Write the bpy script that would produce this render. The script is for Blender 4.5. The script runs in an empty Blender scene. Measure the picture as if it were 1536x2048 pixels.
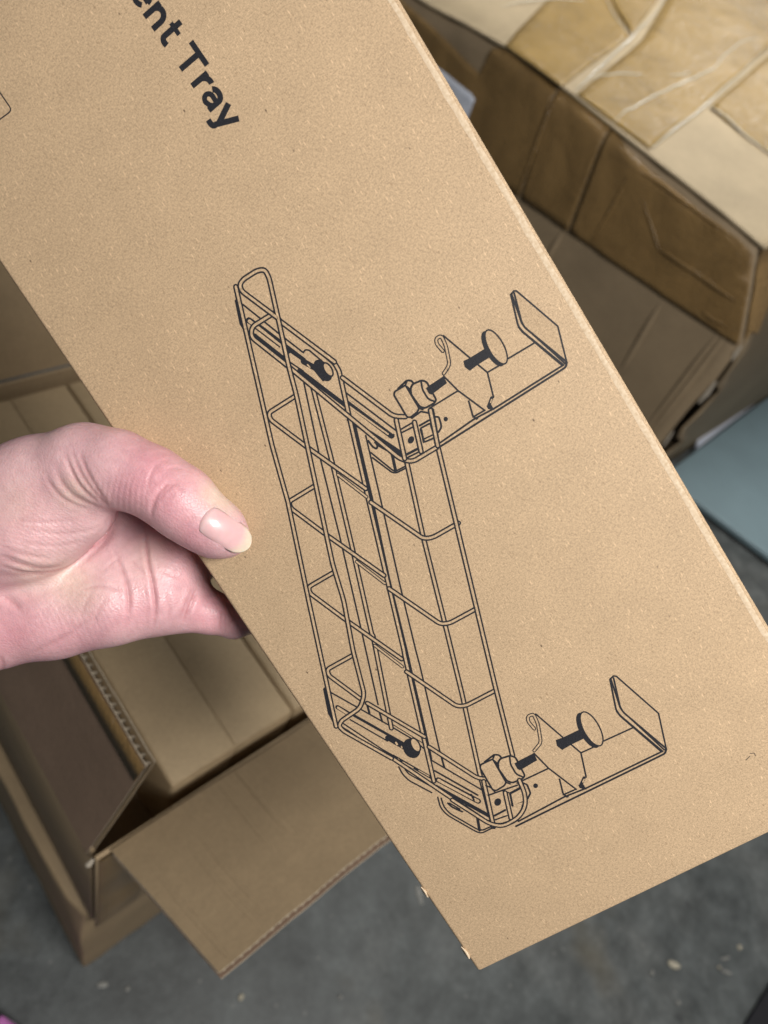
import bpy, bmesh, math, random
import numpy as np
from mathutils import Vector, Matrix
random.seed(7)
rng = np.random.default_rng(5)
S = bpy.context.scene
COL = S.collection

# ------------------------------------------------------------------ camera
CX, CY, F, H = 768.0, 1024.0, 1480.0, 1.25          # photo pixels, focal length in pixels, camera height (m)
def rc(p): return np.array([p[0]-CX, p[1]-CY, F], float)
D = rc((190, 2200)); D /= np.linalg.norm(D)           # where straight down falls in the photo
_Z = -D
def _onD(p): r = rc(p); return r*(.66/(r@D))
_Y = -((_onD((469, 1496))-_onD((15, 798))) + (_onD((583, 1414))-_onD((132, 766))))
_Y -= _Z*(_Y@_Z); _Y /= np.linalg.norm(_Y)
_X = np.cross(_Y, _Z)
R = np.array([_X, _Y, _Z]); C = np.array([0, 0, H])
def ray(p): return R@(rc(p)/F)
def at_z(p, z): r = ray(p); return C+r*((z-H)/r[2])
def at_plane(p, o, n): r = ray(p); o = np.asarray(o, float); n = np.asarray(n, float); return C+r*(((o-C)@n)/(r@n))
def cam_pt(p, d): return np.array([(p[0]-CX)/F*d, (p[1]-CY)/F*d, d])      # camera space
def c2w(v): return (R@np.asarray(v).T).T+C

cam = bpy.data.cameras.new('camera'); camo = bpy.data.objects.new('camera', cam); COL.objects.link(camo)
M = Matrix.Identity(4)
for i in range(3):
    M[i][0] = R[i, 0]; M[i][1] = -R[i, 1]; M[i][2] = -R[i, 2]; M[i][3] = C[i]
camo.matrix_world = M
cam.sensor_fit = 'VERTICAL'; cam.sensor_height = 36; cam.lens = 36*F/2048
cam.clip_start = .01; cam.clip_end = 100
cam.dof.use_dof = True; cam.dof.focus_distance = .252; cam.dof.aperture_fstop = cam.lens/2.5
S.camera = camo

# ------------------------------------------------------------------ light (indoor lamps, no sky)
S.view_settings.view_transform = 'Standard'; S.view_settings.look = 'None'
S.view_settings.gamma = 1; S.view_settings.exposure = 0
W = bpy.data.worlds.new('World'); S.world = W; W.use_nodes = True
W.node_tree.nodes['Background'].inputs[0].default_value = (.86, .93, 1, 1)
W.node_tree.nodes['Background'].inputs[1].default_value = .095
def area(name, loc, target, sx, sy, power, col):
    l = bpy.data.lights.new(name, 'AREA'); l.shape = 'RECTANGLE'; l.size = sx; l.size_y = sy; l.energy = power; l.color = col
    o = bpy.data.objects.new(name, l); COL.objects.link(o); o.location = loc
    o.rotation_euler = (Vector(target)-Vector(loc)).to_track_quat('-Z', 'Y').to_euler()
    return o
area('ceiling_lamp', (.10, -.66, 2.16), (.15, .05, 1.05), .60, .40, 28.5, (1, .965, .915))
l2_ = area('ceiling_lamp', (1.8, .72, 2.75), (1.72, .70, .8), 1.2, .35, 10, (1, .96, .90)); l2_.data.spread = math.radians(75)
area('added_glint_lamp', (5.4, 2.2, 3.1), (1.5, .6, .85), .9, .3, 17, (1, .98, .95))  # added lamp with no seen source, gives the tape glints and edges a rim

# ------------------------------------------------------------------ helpers
def tag(o, label=None, cat=None, group=None, kind=None):
    if label: o['label'] = label
    if cat: o['category'] = cat
    if group: o['group'] = group
    if kind: o['kind'] = kind
    return o
def empty(name, loc=(0, 0, 0)):
    o = bpy.data.objects.new(name, None); COL.objects.link(o); o.location = loc; o.empty_display_size = .02; return o
def mesh(name, V, Fc, mat, parent=None, smooth=False, mats=None, fm=None):
    me = bpy.data.meshes.new(name); me.from_pydata([tuple(map(float, v)) for v in V], [], [tuple(map(int, f)) for f in Fc]); me.update()
    for m in (mats or [mat]): me.materials.append(m)
    if fm is not None: me.polygons.foreach_set('material_index', fm)
    if smooth: me.polygons.foreach_set('use_smooth', [True]*len(me.polygons))
    o = bpy.data.objects.new(name, me); COL.objects.link(o)
    if parent:
        o.parent = parent
        o.matrix_parent_inverse = Matrix.Translation(-parent.location) if parent.type == 'EMPTY' and parent.rotation_euler == Vector((0,0,0)) or True and parent.get('_loc0') else Matrix.Identity(4)
    return o
def bevel(o, w, seg=3):
    m = o.modifiers.new('bevel', 'BEVEL'); m.width = w; m.segments = seg; m.limit_method = 'ANGLE'; m.angle_limit = .5
    m.harden_normals = False
    o.data.polygons.foreach_set('use_smooth', [True]*len(o.data.polygons))
    return o
BOXF = [(0, 3, 2, 1), (4, 5, 6, 7), (0, 1, 5, 4), (1, 2, 6, 5), (2, 3, 7, 6), (3, 0, 4, 7)]
def boxv(x0, x1, y0, y1, z0, z1): return [(x0, y0, z0), (x1, y0, z0), (x1, y1, z0), (x0, y1, z0), (x0, y0, z1), (x1, y0, z1), (x1, y1, z1), (x0, y1, z1)]

# ------------------------------------------------------------------ materials
class NT:
    def __init__(s, name, rough=.7, spec=.3):
        s.m = bpy.data.materials.new(name); s.m.use_nodes = True; s.t = s.m.node_tree; s.n = s.t.nodes
        s.b = s.n['Principled BSDF']; s.b.inputs['Roughness'].default_value = rough; s.b.inputs['Specular IOR Level'].default_value = spec
        s.tc = s.n.new('ShaderNodeTexCoord')
    def link(s, a, b): s.t.links.new(a, b)
    def map(s, scale=(1, 1, 1), rot=(0, 0, 0), src='Object'):
        m = s.n.new('ShaderNodeMapping'); m.inputs['Scale'].default_value = scale; m.inputs['Rotation'].default_value = rot
        s.link(s.tc.outputs[src], m.inputs[0]); return m.outputs[0]
    def noise(s, vec, scale, detail=3, rough=.55, dist=0):
        n = s.n.new('ShaderNodeTexNoise'); n.inputs['Scale'].default_value = scale; n.inputs['Detail'].default_value = detail
        n.inputs['Roughness'].default_value = rough; n.inputs['Distortion'].default_value = dist; s.link(vec, n.inputs['Vector']); return n.outputs['Fac']
    def vor(s, vec, scale, feature='F1', out='Distance'):
        n = s.n.new('ShaderNodeTexVoronoi'); n.inputs['Scale'].default_value = scale; n.feature = feature; s.link(vec, n.inputs['Vector']); return n.outputs[out]
    def ramp(s, fac, stops):
        r = s.n.new('ShaderNodeValToRGB'); e = r.color_ramp.elements
        while len(e) < len(stops): e.new(.5)
        for el, (p, c) in zip(e, stops): el.position = p; el.color = (*c, 1) if len(c) == 3 else c
        s.link(fac, r.inputs[0]); return r.outputs[0]
    def mix(s, fac, a, b, mode='MIX'):
        m = s.n.new('ShaderNodeMix'); m.data_type = 'RGBA'; m.blend_type = mode
        for i, v in ((0, fac), (6, a), (7, b)):
            if isinstance(v, (int, float)): m.inputs[i].default_value = v
            elif isinstance(v, tuple): m.inputs[i].default_value = (*v, 1)
            else: s.link(v, m.inputs[i])
        return m.outputs[2]
    def math(s, op, a, b=0.0):
        m = s.n.new('ShaderNodeMath'); m.operation = op
        for i, v in ((0, a), (1, b)):
            if isinstance(v, (int, float)): m.inputs[i].default_value = v
            else: s.link(v, m.inputs[i])
        return m.outputs[0]
    def col(s, c):
        if isinstance(c, tuple): s.b.inputs['Base Color'].default_value = (*c, 1)
        else: s.link(c, s.b.inputs['Base Color'])
        return s
    def bump(s, h, strength=.3, dist=.001, prev=None):
        b = s.n.new('ShaderNodeBump'); b.inputs['Strength'].default_value = strength; b.inputs['Distance'].default_value = dist
        s.link(h, b.inputs['Height'])
        if prev: s.link(prev, b.inputs['Normal'])
        s.link(b.outputs[0], s.b.inputs['Normal']); return b.outputs[0]
g3 = lambda v: (v, v, v)

def kraft_fine(name, base):
    k = NT(name, .6, .25)
    v = k.map(); a = k.map((1, .38, 1), (0, 0, .5)); b = k.map((.38, 1, 1), (0, 0, -.2))
    n1 = k.noise(a, 2800, 3, .7); n2 = k.noise(b, 2500, 3, .7); n3 = k.noise(v, 60, 5, .6); n4 = k.noise(v, 3400, 2, .6)
    f = k.math('ADD', k.math('MULTIPLY', n1, .36), k.math('MULTIPLY', n2, .36)); f = k.math('ADD', f, k.math('MULTIPLY', n4, .28))
    dark = tuple(c*.54 for c in base); lite = tuple(min(1, c*1.36) for c in base)
    c = k.ramp(f, [(.36, dark), (.5, base), (.63, lite)])
    c = k.mix(.5, c, k.ramp(n3, [(.25, g3(.86)), (.75, g3(1.10))]), 'MULTIPLY')
    # pale fibres and dark specks lying in the paper
    def streaks(rot, sc, asp, lo_, hi_, amt, col_):
        nonlocal c
        d_ = k.vor(k.map((1, asp, 1), (0, 0, rot)), sc); c = k.mix(k.ramp(d_, [(lo_, g3(amt)), (hi_, g3(0))]), c, col_)
    pale = tuple(min(1, x*1.7) for x in base)
    streaks(.9, 620, .20, .05, .12, .7, pale); streaks(-.5, 560, .22, .05, .11, .6, pale); streaks(2.1, 500, .18, .04, .10, .6, pale)
    streaks(.3, 700, .25, .05, .13, .5, (.20, .12, .06)); streaks(1.5, 640, .22, .05, .12, .45, (.20, .12, .06))
    streaks(.3, 130, .55, .018, .045, .85, (.05, .03, .02)); streaks(1.3, 300, .5, .02, .06, .6, (.10, .06, .03))
    k.col(c); k.bump(f, .22, .0003)
    return k.m
KRAFT = kraft_fine('kraft_board', (.488, .350, .218))

def ink_mat():
    k = NT('black_ink', .55, .35)
    k.col(k.ramp(k.noise(k.map(), 2600, 3, .7), [(.35, (.008, .008, .011)), (.62, (.020, .021, .027)), (.8, (.06, .06, .07))])); return k.m
INK = ink_mat()

def carton_mat(name, base, flute_axis=None, pitch=.0065, rough=.62, fl_=.08):
    k = NT(name, rough, .3); v = k.map()
    n = k.noise(v, 6, 4, .6); n2 = k.noise(v, 260, 3, .6); n3 = k.noise(v, 28, 5, .7)
    c = k.ramp(n, [(.3, tuple(x*.86 for x in base)), (.7, tuple(x*1.1 for x in base))])
    c = k.mix(.35, c, k.ramp(n2, [(.3, g3(.8)), (.7, g3(1.15))]), 'MULTIPLY')
    c = k.mix(.4, c, k.ramp(n3, [(.3, g3(.86)), (.7, g3(1.08))]), 'MULTIPLY')
    k.col(c); p = k.bump(n3, .12, .004)
    if flute_axis is not None:
        w = k.n.new('ShaderNodeTexWave'); w.bands_direction = flute_axis; w.inputs['Scale'].default_value = 2*math.pi/pitch/20
        w.inputs['Distortion'].default_value = .6; w.inputs['Detail'].default_value = 1
        k.link(v, w.inputs['Vector']); k.bump(w.outputs['Fac'], fl_, .0008, p)
    return k.m
CART_X = carton_mat('carton_board_x', (.375, .275, .165), 'X')
CART_Y = carton_mat('carton_board_y', (.375, .275, .165), 'Y')
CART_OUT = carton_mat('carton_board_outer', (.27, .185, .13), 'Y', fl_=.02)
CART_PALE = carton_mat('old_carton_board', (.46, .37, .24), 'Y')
FLUTE = carton_mat('fluting_board', (.52, .44, .33))
SMALLB = carton_mat('small_box_board', (.48, .362, .22))

def tape_mat(name, base, rough=.28, var=1.0):
    k = NT(name, rough, .5); v = k.map()
    n = k.noise(v, 14, 5, .65, .6); n2 = k.noise(k.map((1, 5, 5), (0, 0, .3)), 30, 3, .6, 1.2)
    k.col(k.ramp(n, [(.25, tuple(x*.75 for x in base)), (.5, base), (.8, tuple(x*1.25 for x in base))]))
    p = k.bump(n2, .55, .004); k.bump(k.noise(v, 75, 4, .6, 1), .35, .002, p)
    return k.m
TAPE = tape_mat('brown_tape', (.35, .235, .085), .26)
TAPE_SHADED = tape_mat('brown_tape_shaded', (.25, .155, .06))  # darker copy of the tape, shade of the side faces put into its colour
k = NT('tape_fold_glint', .12, .8); k.col((.70, .66, .55)); FOLD_GLINT = k.m  # pale colour stands in for glints along the tape folds
k = NT('torn_paper', .8); k.col((.42, .37, .30)); TORN = k.m

def floor_mat():
    k = NT('concrete', .5, .4); v = k.map()
    n = k.noise(v, 2.2, 5, .6, .3); n2 = k.noise(v, 16, 6, .7); n3 = k.noise(v, 90, 4, .7)
    c = k.ramp(n, [(.3, (.062, .067, .067)), (.5, (.100, .110, .110)), (.72, (.155, .160, .154))])
    c = k.mix(.8, c, k.ramp(n2, [(.3, g3(.5)), (.5, g3(.98)), (.72, g3(1.65))]), 'MULTIPLY')
    c = k.mix(.5, c, k.ramp(n3, [(.3, g3(.75)), (.7, g3(1.25))]), 'MULTIPLY')
    c = k.mix(k.ramp(k.vor(v, 34), [(.05, g3(.6)), (.12, g3(0))]), c, (.22, .22, .21))
    c = k.mix(k.ramp(k.vor(k.map((1, .6, 1), (0, 0, .7)), 13), [(.04, g3(.7)), (.10, g3(0))]), c, (.045, .047, .05))
    c = k.mix(k.ramp(k.noise(k.map(rot=(0, 0, 1)), 3.5, 3, .6), [(.6, g3(0)), (.72, g3(.5))]), c, (.12, .095, .05))
    k.col(c); k.link(k.ramp(n2, [(.3, g3(.36)), (.7, g3(.62))]), k.b.inputs['Roughness']); k.bump(n3, .25, .002); return k.m
FLOOR = floor_mat()

def plain(name, c, rough=.5, spec=.4, var=.12, sc=40):
    k = NT(name, rough, spec); n = k.noise(k.map(), sc, 4, .6)
    k.col(k.ramp(n, [(.3, tuple(x*(1-var) for x in c)), (.7, tuple(min(1, x*(1+var)) for x in c))])); k.bump(n, .08, .001); return k.m
TEAL = plain('teal_plastic', (.24, .335, .375), .45, .5, .06, 9)
WHITE = plain('white_paper', (.72, .76, .86), .6, .3, .04)
BLACKR = plain('black_rubber', (.012, .012, .016), .6, .3, .2)
PINK = plain('pink_fabric', (.74, .25, .66), .75, .2, .1, 300)
CHIP = plain('pale_chip', (.50, .46, .36), .7, .2, .2, 200)

# ------------------------------------------------------------------ floor
fl = mesh('floor', [(-6, -6, 0), (8, -6, 0), (8, 8, 0), (-6, 8, 0)], [(0, 1, 2, 3)], FLOOR); tag(fl, kind='structure')

# ------------------------------------------------------------------ lower carton under the open one
def grid_panel(P, nu, nv, disp=None):
    """bilinear patch P00,P10,P11,P01 -> verts, faces"""
    P = [np.asarray(p, float) for p in P]; V = []
    for j in range(nv+1):
        for i in range(nu+1):
            u, v = i/nu, j/nv
            p = P[0]*(1-u)*(1-v)+P[1]*u*(1-v)+P[2]*u*v+P[3]*(1-u)*v
            if disp is not None: p = p+disp(u, v)
            V.append(p)
    Fc = [(j*(nu+1)+i, j*(nu+1)+i+1, (j+1)*(nu+1)+i+1, (j+1)*(nu+1)+i) for j in range(nv) for i in range(nu)]
    return V, Fc
lc = empty('closed_carton', (.21, .39, 0))
lc['_loc0'] = 1
x0, x1, y0, y1 = .052, .374, .139, .645
bm = bmesh.new()
for v in boxv(x0, x1, y0, y1, 0.001, .298): bm.verts.new(v)
bm.verts.ensure_lookup_table()
for f in BOXF: bm.faces.new([bm.verts[i] for i in f])
bmesh.ops.subdivide_edges(bm, edges=bm.edges[:], cuts=14, use_grid_fill=True)
for v in bm.verts:   # crushed near corner, sagging sides
    co = v.co; d = math.hypot(co.x-x0, co.y-y0); e = math.exp(-(d/.035)**2)*math.exp(-((co.z-.298)/.05)**2)
    co.x += .010*e+random.gauss(0, .0007); co.y += .012*e+random.gauss(0, .0007); co.z = max(.001, co.z-.012*e)
    if co.z > .29 and d > .02: co.z -= .003*abs(math.sin(co.y*40))*abs(math.sin(co.x*33))
me = bpy.data.meshes.new('body'); bm.to_mesh(me); me.materials.append(CART_X)
o = bpy.data.objects.new('body', me); COL.objects.link(o); o.parent = lc; o.matrix_parent_inverse = Matrix.Translation(-lc.location); bevel(o, .004)
def strip(name, pts_a, pts_b, mat, parent, off, th=.0006):
    """tape strip between two point rows, raised by off (vector)"""
    n = len(pts_a); off = np.asarray(off, float); V = []
    for k_ in (0, th):
        d = off/np.linalg.norm(off)*k_+off
        V += [np.asarray(p)+d for p in pts_a]+[np.asarray(p)+d for p in pts_b]
    Fc = []
    for i in range(n-1):
        Fc += [(i, i+1, n+i+1, n+i), (2*n+i, 3*n+i, 3*n+i+1, 2*n+i+1), (i, 2*n+i, 2*n+i+1, i+1), (n+i, n+i+1, 3*n+i+1, 3*n+i)]
    return mesh(name, V, Fc, mat, parent, True)
tag(lc, 'closed brown carton with crushed corner on the floor under the open carton', 'carton')

# ------------------------------------------------------------------ open carton
oc = empty('open_carton', (.21, .39, .3)); oc['_loc0'] = 1
X0, X1, Y0, Y1, ZB, ZT = .066, .36, .137, .634, .300, .600
t = .0045
def wall(name, x0, x1, y0, y1, mat):
    o = mesh(name, boxv(x0, x1, y0, y1, ZB, ZT), BOXF, mat, oc); bevel(o, .0012, 2); return o
wall('wall', X0, X1, .1320, .1360, CART_X); wall('wall', X0, X1, Y1-t, Y1, CART_X)
wall('wall', X0, X0+t, Y0+t, Y1-t, CART_Y); wall('wall', X1-t, X1, Y0+t, Y1-t, CART_Y)
mesh('base', boxv(X0+t, X1-t, Y0+t, Y1-t, ZB+.001, ZB+.005), BOXF, CART_X, oc)
mesh('layer_pad', boxv(X0+t+.001, X1-t-.001, Y0+t+.001, Y1-t-.001, .436, .440), BOXF, CART_X, oc)
def flap(hA, hB, fA, fB, nrm, mat_in, mat_out, ragged=0.0, th=.005, pitch=.0068):
    """corrugated flap: two liners (one mesh) with the fluting between them as a sub-part; hA-hB hinge, fA-fB free edge, nrm = side of mat_in"""
    hA, hB, fA, fB, nrm = [np.asarray(v, float) for v in (hA, hB, fA, fB, nrm)]
    L = np.linalg.norm(hB-hA); n = int(L/pitch)*6; nv = 6
    def row(u, v, rg): return hA*(1-u)*(1-v)+hB*u*(1-v)+fB*u*v+fA*(1-u)*v
    jit = np.cumsum(rng.normal(0, 1, n+1)); jit -= np.linspace(jit[0], jit[-1], n+1); jit = jit/(abs(jit).max()+1e-9)*ragged
    lt = .0007; V = []; Fc = []; fm = []
    for side, (o0, o1, mi) in enumerate(((th/2-lt, th/2, 0), (-th/2, -th/2+lt, 1))):
        b = len(V)
        nu = 40
        for off in (o0, o1):
            for j in range(nv+1):
                for i in range(nu+1):
                    u = i/nu; v = j/nv
                    rg = jit[int(u*n)]*(1 if side == 0 else .6)
                    wob = nrm*(.0006*math.sin(u*9+v*4)+.0012*math.sin(u*3.3)*v)
                    V.append(row(u, v*(1+rg*v), 0)+nrm*off+wob)
        m_ = (nu+1)*(nv+1)
        q = lambda k_, i, j: b+k_*m_+j*(nu+1)+i
        for j in range(nv):
            for i in range(nu):
                Fc += [(q(0, i, j), q(0, i+1, j), q(0, i+1, j+1), q(0, i, j+1)), (q(1, i, j), q(1, i, j+1), q(1, i+1, j+1), q(1, i+1, j))]; fm += [mi, mi]
        for i in range(nu):
            Fc += [(q(0, i, nv), q(0, i+1, nv), q(1, i+1, nv), q(1, i, nv)), (q(0, i, 0), q(1, i, 0), q(1, i+1, 0), q(0, i+1, 0))]; fm += [2, 2]
        for j in range(nv):
            Fc += [(q(0, 0, j), q(0, 0, j+1), q(1, 0, j+1), q(1, 0, j)), (q(0, nu, j), q(1, nu, j), q(1, nu, j+1), q(0, nu, j+1))]; fm += [2, 2]
    o = mesh('flap', V, Fc, None, oc, False, [mat_in, mat_out, FLUTE], fm)
    V = []; Fc = []
    a = th/2-lt-.0001
    for v in (0.02, .5, .985):
        for i in range(n+1):
            u = i/n; amp = a*(1-.25*abs(math.sin(i*.37)))
            wob = nrm*(.0006*math.sin(u*9+v*4)+.0012*math.sin(u*3.3)*v)
            V.append(row(u, v*(1+jit[i]*.8*v), 0)+nrm*amp*math.sin(i/6*2*math.pi+.3*math.sin(i*.21))+wob)
    for j in range(2):
        for i in range(n): Fc.append((j*(n+1)+i, j*(n+1)+i+1, (j+1)*(n+1)+i+1, (j+1)*(n+1)+i))
    m2 = mesh('fluting', V, Fc, FLUTE, None, True); m2.parent = o
    return o
def nrm3(a, b, c, ref):
    n = np.cross(np.subtract(b, a), np.subtract(c, a)); n /= np.linalg.norm(n); return n if n@np.asarray(ref, float) > 0 else -n
# front flap folded outwards towards the viewer
fA_ = at_z((440, 1951), .684); fB_ = at_z((775, 1683), .684); fB_ = fA_+(fB_-fA_)*1.75
a, b, c_, d_ = (.0775, .1300, .6015), (.356, .1300, .6015), tuple(fA_), tuple(fB_)
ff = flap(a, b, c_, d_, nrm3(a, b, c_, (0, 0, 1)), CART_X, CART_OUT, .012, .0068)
# left flap standing up, leaning in over the boxes
a, b, c_, d_ = (.0655, .140, .602), (.0655, .630, .602), (.1065, .1375, .740), (.1065, .632, .740)
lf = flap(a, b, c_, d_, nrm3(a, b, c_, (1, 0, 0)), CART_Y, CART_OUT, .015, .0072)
# back flap standing up, leaning back;  right flap folded outwards and down
a, b, c_, d_ = (.070, .636, .602), (.356, .636, .602), (.068, .685, .740), (.358, .685, .740)
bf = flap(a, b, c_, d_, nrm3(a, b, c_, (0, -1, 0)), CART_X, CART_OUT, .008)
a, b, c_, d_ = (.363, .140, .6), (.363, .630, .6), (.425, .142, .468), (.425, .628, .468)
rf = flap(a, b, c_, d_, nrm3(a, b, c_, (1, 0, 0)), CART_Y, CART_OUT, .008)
# tape on the left flap's outer face and scored lines on the front flap
def bil(P, u, v): P = [np.asarray(p, float) for p in P]; return P[0]*(1-u)*(1-v)+P[1]*u*(1-v)+P[3]*u*v+P[2]*(1-u)*v
LP = [(.0655, .140, .602), (.0655, .630, .602), (.1065, .1375, .740), (.1065, .632, .740)]
nl = nrm3(LP[0], LP[1], LP[2], (-1, 0, 0))
us = np.linspace(.0, .95, 20)
tp = strip('tape_strip', [bil(LP, u, .86) for u in us], [bil(LP, u, 1.0) for u in us], TAPE_SHADED, None, nl*.0052); tp.parent = lf
FP = [(.0775, .1300, .6015), (.356, .1300, .6015), tuple(fA_), tuple(fB_)]
nf = nrm3(FP[0], FP[1], FP[2], (0, 0, 1))
def ridge(name, pts, w, h, mat, parent, up, taper=True):
    """soft raised ridge along a 3D polyline"""
    pts = [np.asarray(p, float) for p in pts]; up = np.asarray(up, float); V = []; n = len(pts); Fc = []
    K = 5
    for i, p in enumerate(pts):
        tdir = pts[min(i+1, n-1)]-pts[max(i-1, 0)]; s = np.cross(tdir, up); s /= np.linalg.norm(s)
        k_ = math.sin(math.pi*(i+.15)/(n-1+.3)) if taper else 1
        k_ = max(.05, k_)**.5
        for j in range(K):
            a_ = math.pi*j/(K-1); V.append(p+s*(w/2*math.cos(a_)*k_)+up*(h*math.sin(a_)*k_))
    for i in range(n-1):
        for j in range(K-1): Fc.append((i*K+j, i*K+j+1, (i+1)*K+j+1, (i+1)*K+j))
    return mesh(name, V, Fc, mat, parent, True)
for u0, u1, w_, h_ in ((.055, .035, .006, .0009), (.16, .14, .005, .0007), (.20, .175, .004, .0006), (.40, .375, .006, .0008), (.335, .30, .003, .0004)):
    vs = np.linspace(.02, .97, 9)
    r_ = ridge('score_ridge', [bil(FP, u0+(u1-u0)*v+.002*math.sin(v*9), v)+nf*.0034 for v in vs], w_, h_, CART_X, None, nf); r_.parent = ff
# torn white tip at the hinge corner
r_ = ridge('torn_tip', [(.0650, .1345, .5985), (.0600, .1330, .5965), (.0590, .1325, .5945)], .005, .003, TORN, oc, (0, -.4, .9)); 
# packing tape wrapped round the front corner
zs = np.linspace(.598, .318, 12)
strip('tape_strip', [(.068, .1315, z) for z in zs], [(.108+.006*math.sin(z*40), .1315, z) for z in zs], TAPE_SHADED, oc, (0, -.0008, 0))
tag(oc, 'open corrugated carton with folded out flaps holding narrow kraft boxes', 'carton')

# small kraft boxes standing in the carton (the first place is empty)
def small_box(x, label, first=[None]):
    if first[0] is None:
        r = empty('narrow_box')
        w, l, h_ = .0655, .466, .150
        o = mesh('body', boxv(0, w-.0012, 0, l, 0, h_-.0012), BOXF, SMALLB, r); bevel(o, .0022, 3)
        f = mesh('end_flap', boxv(.002, w-.003, -.0008, -.0001, .004, h_-.006), BOXF, SMALLB, r); bevel(f, .0003, 1)
        lid = mesh('top_panel', boxv(.0016, w-.0028, .0016, l-.002, h_-.0012, h_), BOXF, SMALLB, r); bevel(lid, .0006, 2)
        first[0] = r
    else:
        r = first[0].copy(); COL.objects.link(r)
        for ch in first[0].children:
            c2 = ch.copy(); COL.objects.link(c2); c2.parent = r
    r.location = (x, .1515, .4403)
    tag(r, label, 'box', 'narrow kraft boxes standing in the open carton'); return r
small_box(.1425, 'plain narrow kraft box beside the empty slot in the open carton')
small_box(.2045, 'plain narrow kraft box in the middle of the open carton')
b3 = small_box(.2705, 'plain narrow kraft box mostly hidden behind the held box in the open carton')

# ------------------------------------------------------------------ old taped carton on the right
tcn = empty('taped_carton', (1.7, .7, 0)); tcn['_loc0'] = 1
XN = 1.15                                                # near wall
PX = lambda p: at_plane(p, (XN, 0, 0), (1, 0, 0))
rid_px = [(760, -50), (848, 10), (925, 48), (1001, 91), (1073, 139), (1145, 192), (1217, 250), (1289, 307), (1360, 362), (1440, 425), (1505, 480)]
rid = [PX(p) for p in rid_px]; rid.insert(0, np.array([XN, 1.42, rid[0][2]-.01]))
cor = [PX(p) for p in [(1513, 500), (1505, 559), (1495, 620), (1482, 690), (1425, 767), (1380, 812), (1321, 888)]]
cor.append(np.array([XN, .232, .001]))
def near_wall():
    # rows follow the ridge at the top and a straight floor line at the bottom
    NU, NV = 60, 34; V = []
    ry = np.array([p[1] for p in rid]); rz = np.array([p[2] for p in rid]); o_ = np.argsort(ry); ry, rz = ry[o_], rz[o_]
    cz = np.array([p[2] for p in cor])[::-1]; cy_ = np.array([p[1] for p in cor])[::-1]
    for j in range(NV+1):
        v = j/NV
        for i in range(NU+1):
            u = i/NU
            ytop = ry[0]+(ry[-1]-ry[0])*u; zt = np.interp(ytop, ry, rz)
            z = .001+(zt-.001)*v
            yedge = np.interp(z, cz, cy_)
            y = ry[-1]*u+yedge*(1-u)
            bul = .010*math.sin(math.pi*v)*math.sin(math.pi*u)+.004*math.sin(u*23+v*5)*v*(1-v)*2
            roll = .010*math.exp(-((1-v)*zt/.012)**2)
            V.append((XN-bul+roll+.0012*math.sin(u*70+3*math.sin(v*9)), y, z))
    Fc = [(j*(NU+1)+i, j*(NU+1)+i+1, (j+1)*(NU+1)+i+1, (j+1)*(NU+1)+i) for j in range(NV) for i in range(NU)]
    return V, Fc
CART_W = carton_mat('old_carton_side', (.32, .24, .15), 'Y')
def wall_x(y, z):
    ry = sorted((p[1], p[2]) for p in rid); zt = np.interp(y, [q[0] for q in ry], [q[1] for q in ry]); v = min(1, max(0, z/zt))
    ye = np.interp(z, [p[2] for p in cor][::-1], [p[1] for p in cor][::-1]); u = min(1, max(0, (y-ye)/(ry[-1][0]-ye)))
    bul = .010*math.sin(math.pi*v)*math.sin(math.pi*u)+.004*math.sin(u*23+v*5)*v*(1-v)*2
    return XN-bul+.010*math.exp(-((1-v)*zt/.012)**2)+.0012*math.sin(u*70+3*math.sin(v*9))
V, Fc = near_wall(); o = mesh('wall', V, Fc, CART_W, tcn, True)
so = o.modifiers.new('solid', 'SOLIDIFY'); so.thickness = .006; so.offset = 1
# top: rises away from the near edge, sagging between
TN = np.array([-.085, 0, 1.0]); TN /= np.linalg.norm(TN); TO = np.array([XN, .7, .845])
PT = lambda p: at_plane(p, TO, TN)
def topz(x, y): return TO[2]-(TN[0]*(x-TO[0])+TN[1]*(y-TO[1]))/TN[2]
def top_s(x, y):
    ry_ = sorted((p[1], p[2]) for p in rid); z = topz(x, y); e = math.exp(-((x-XN)/.03)**2)
    z = z*(1-e)+(np.interp(y, [q[0] for q in ry_], [q[1] for q in ry_])+.002)*e
    return z+.0025*math.sin(x*21+y*9)*math.sin(y*17)*(1-e)
V = []; NU, NV = 50, 40
ry = np.array([p[1] for p in rid]); rz = np.array([p[2] for p in rid]); o_ = np.argsort(ry); ry, rz = ry[o_], rz[o_]
for j in range(NV+1):
    for i in range(NU+1):
        v = (j/NV)**1.6; u = i/NU; yend = .300+.055*v
        x = XN+.004+v*1.75; y = yend*(1-u)+1.42*u
        z = topz(x, y); e = math.exp(-((x-XN)/.03)**2); z = z*(1-e)+(np.interp(y, ry, rz)+.002)*e
        V.append((x, y, z+.0025*math.sin(x*21+y*9)*math.sin(y*17)*(1-e)))
Fc = [(j*(NU+1)+i, j*(NU+1)+i+1, (j+1)*(NU+1)+i+1, (j+1)*(NU+1)+i) for j in range(NV) for i in range(NU)]
o = mesh('top_panel', V, Fc, CART_PALE, tcn, True); so = o.modifiers.new('solid', 'SOLIDIFY'); so.thickness = .005; so.offset = 1
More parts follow.
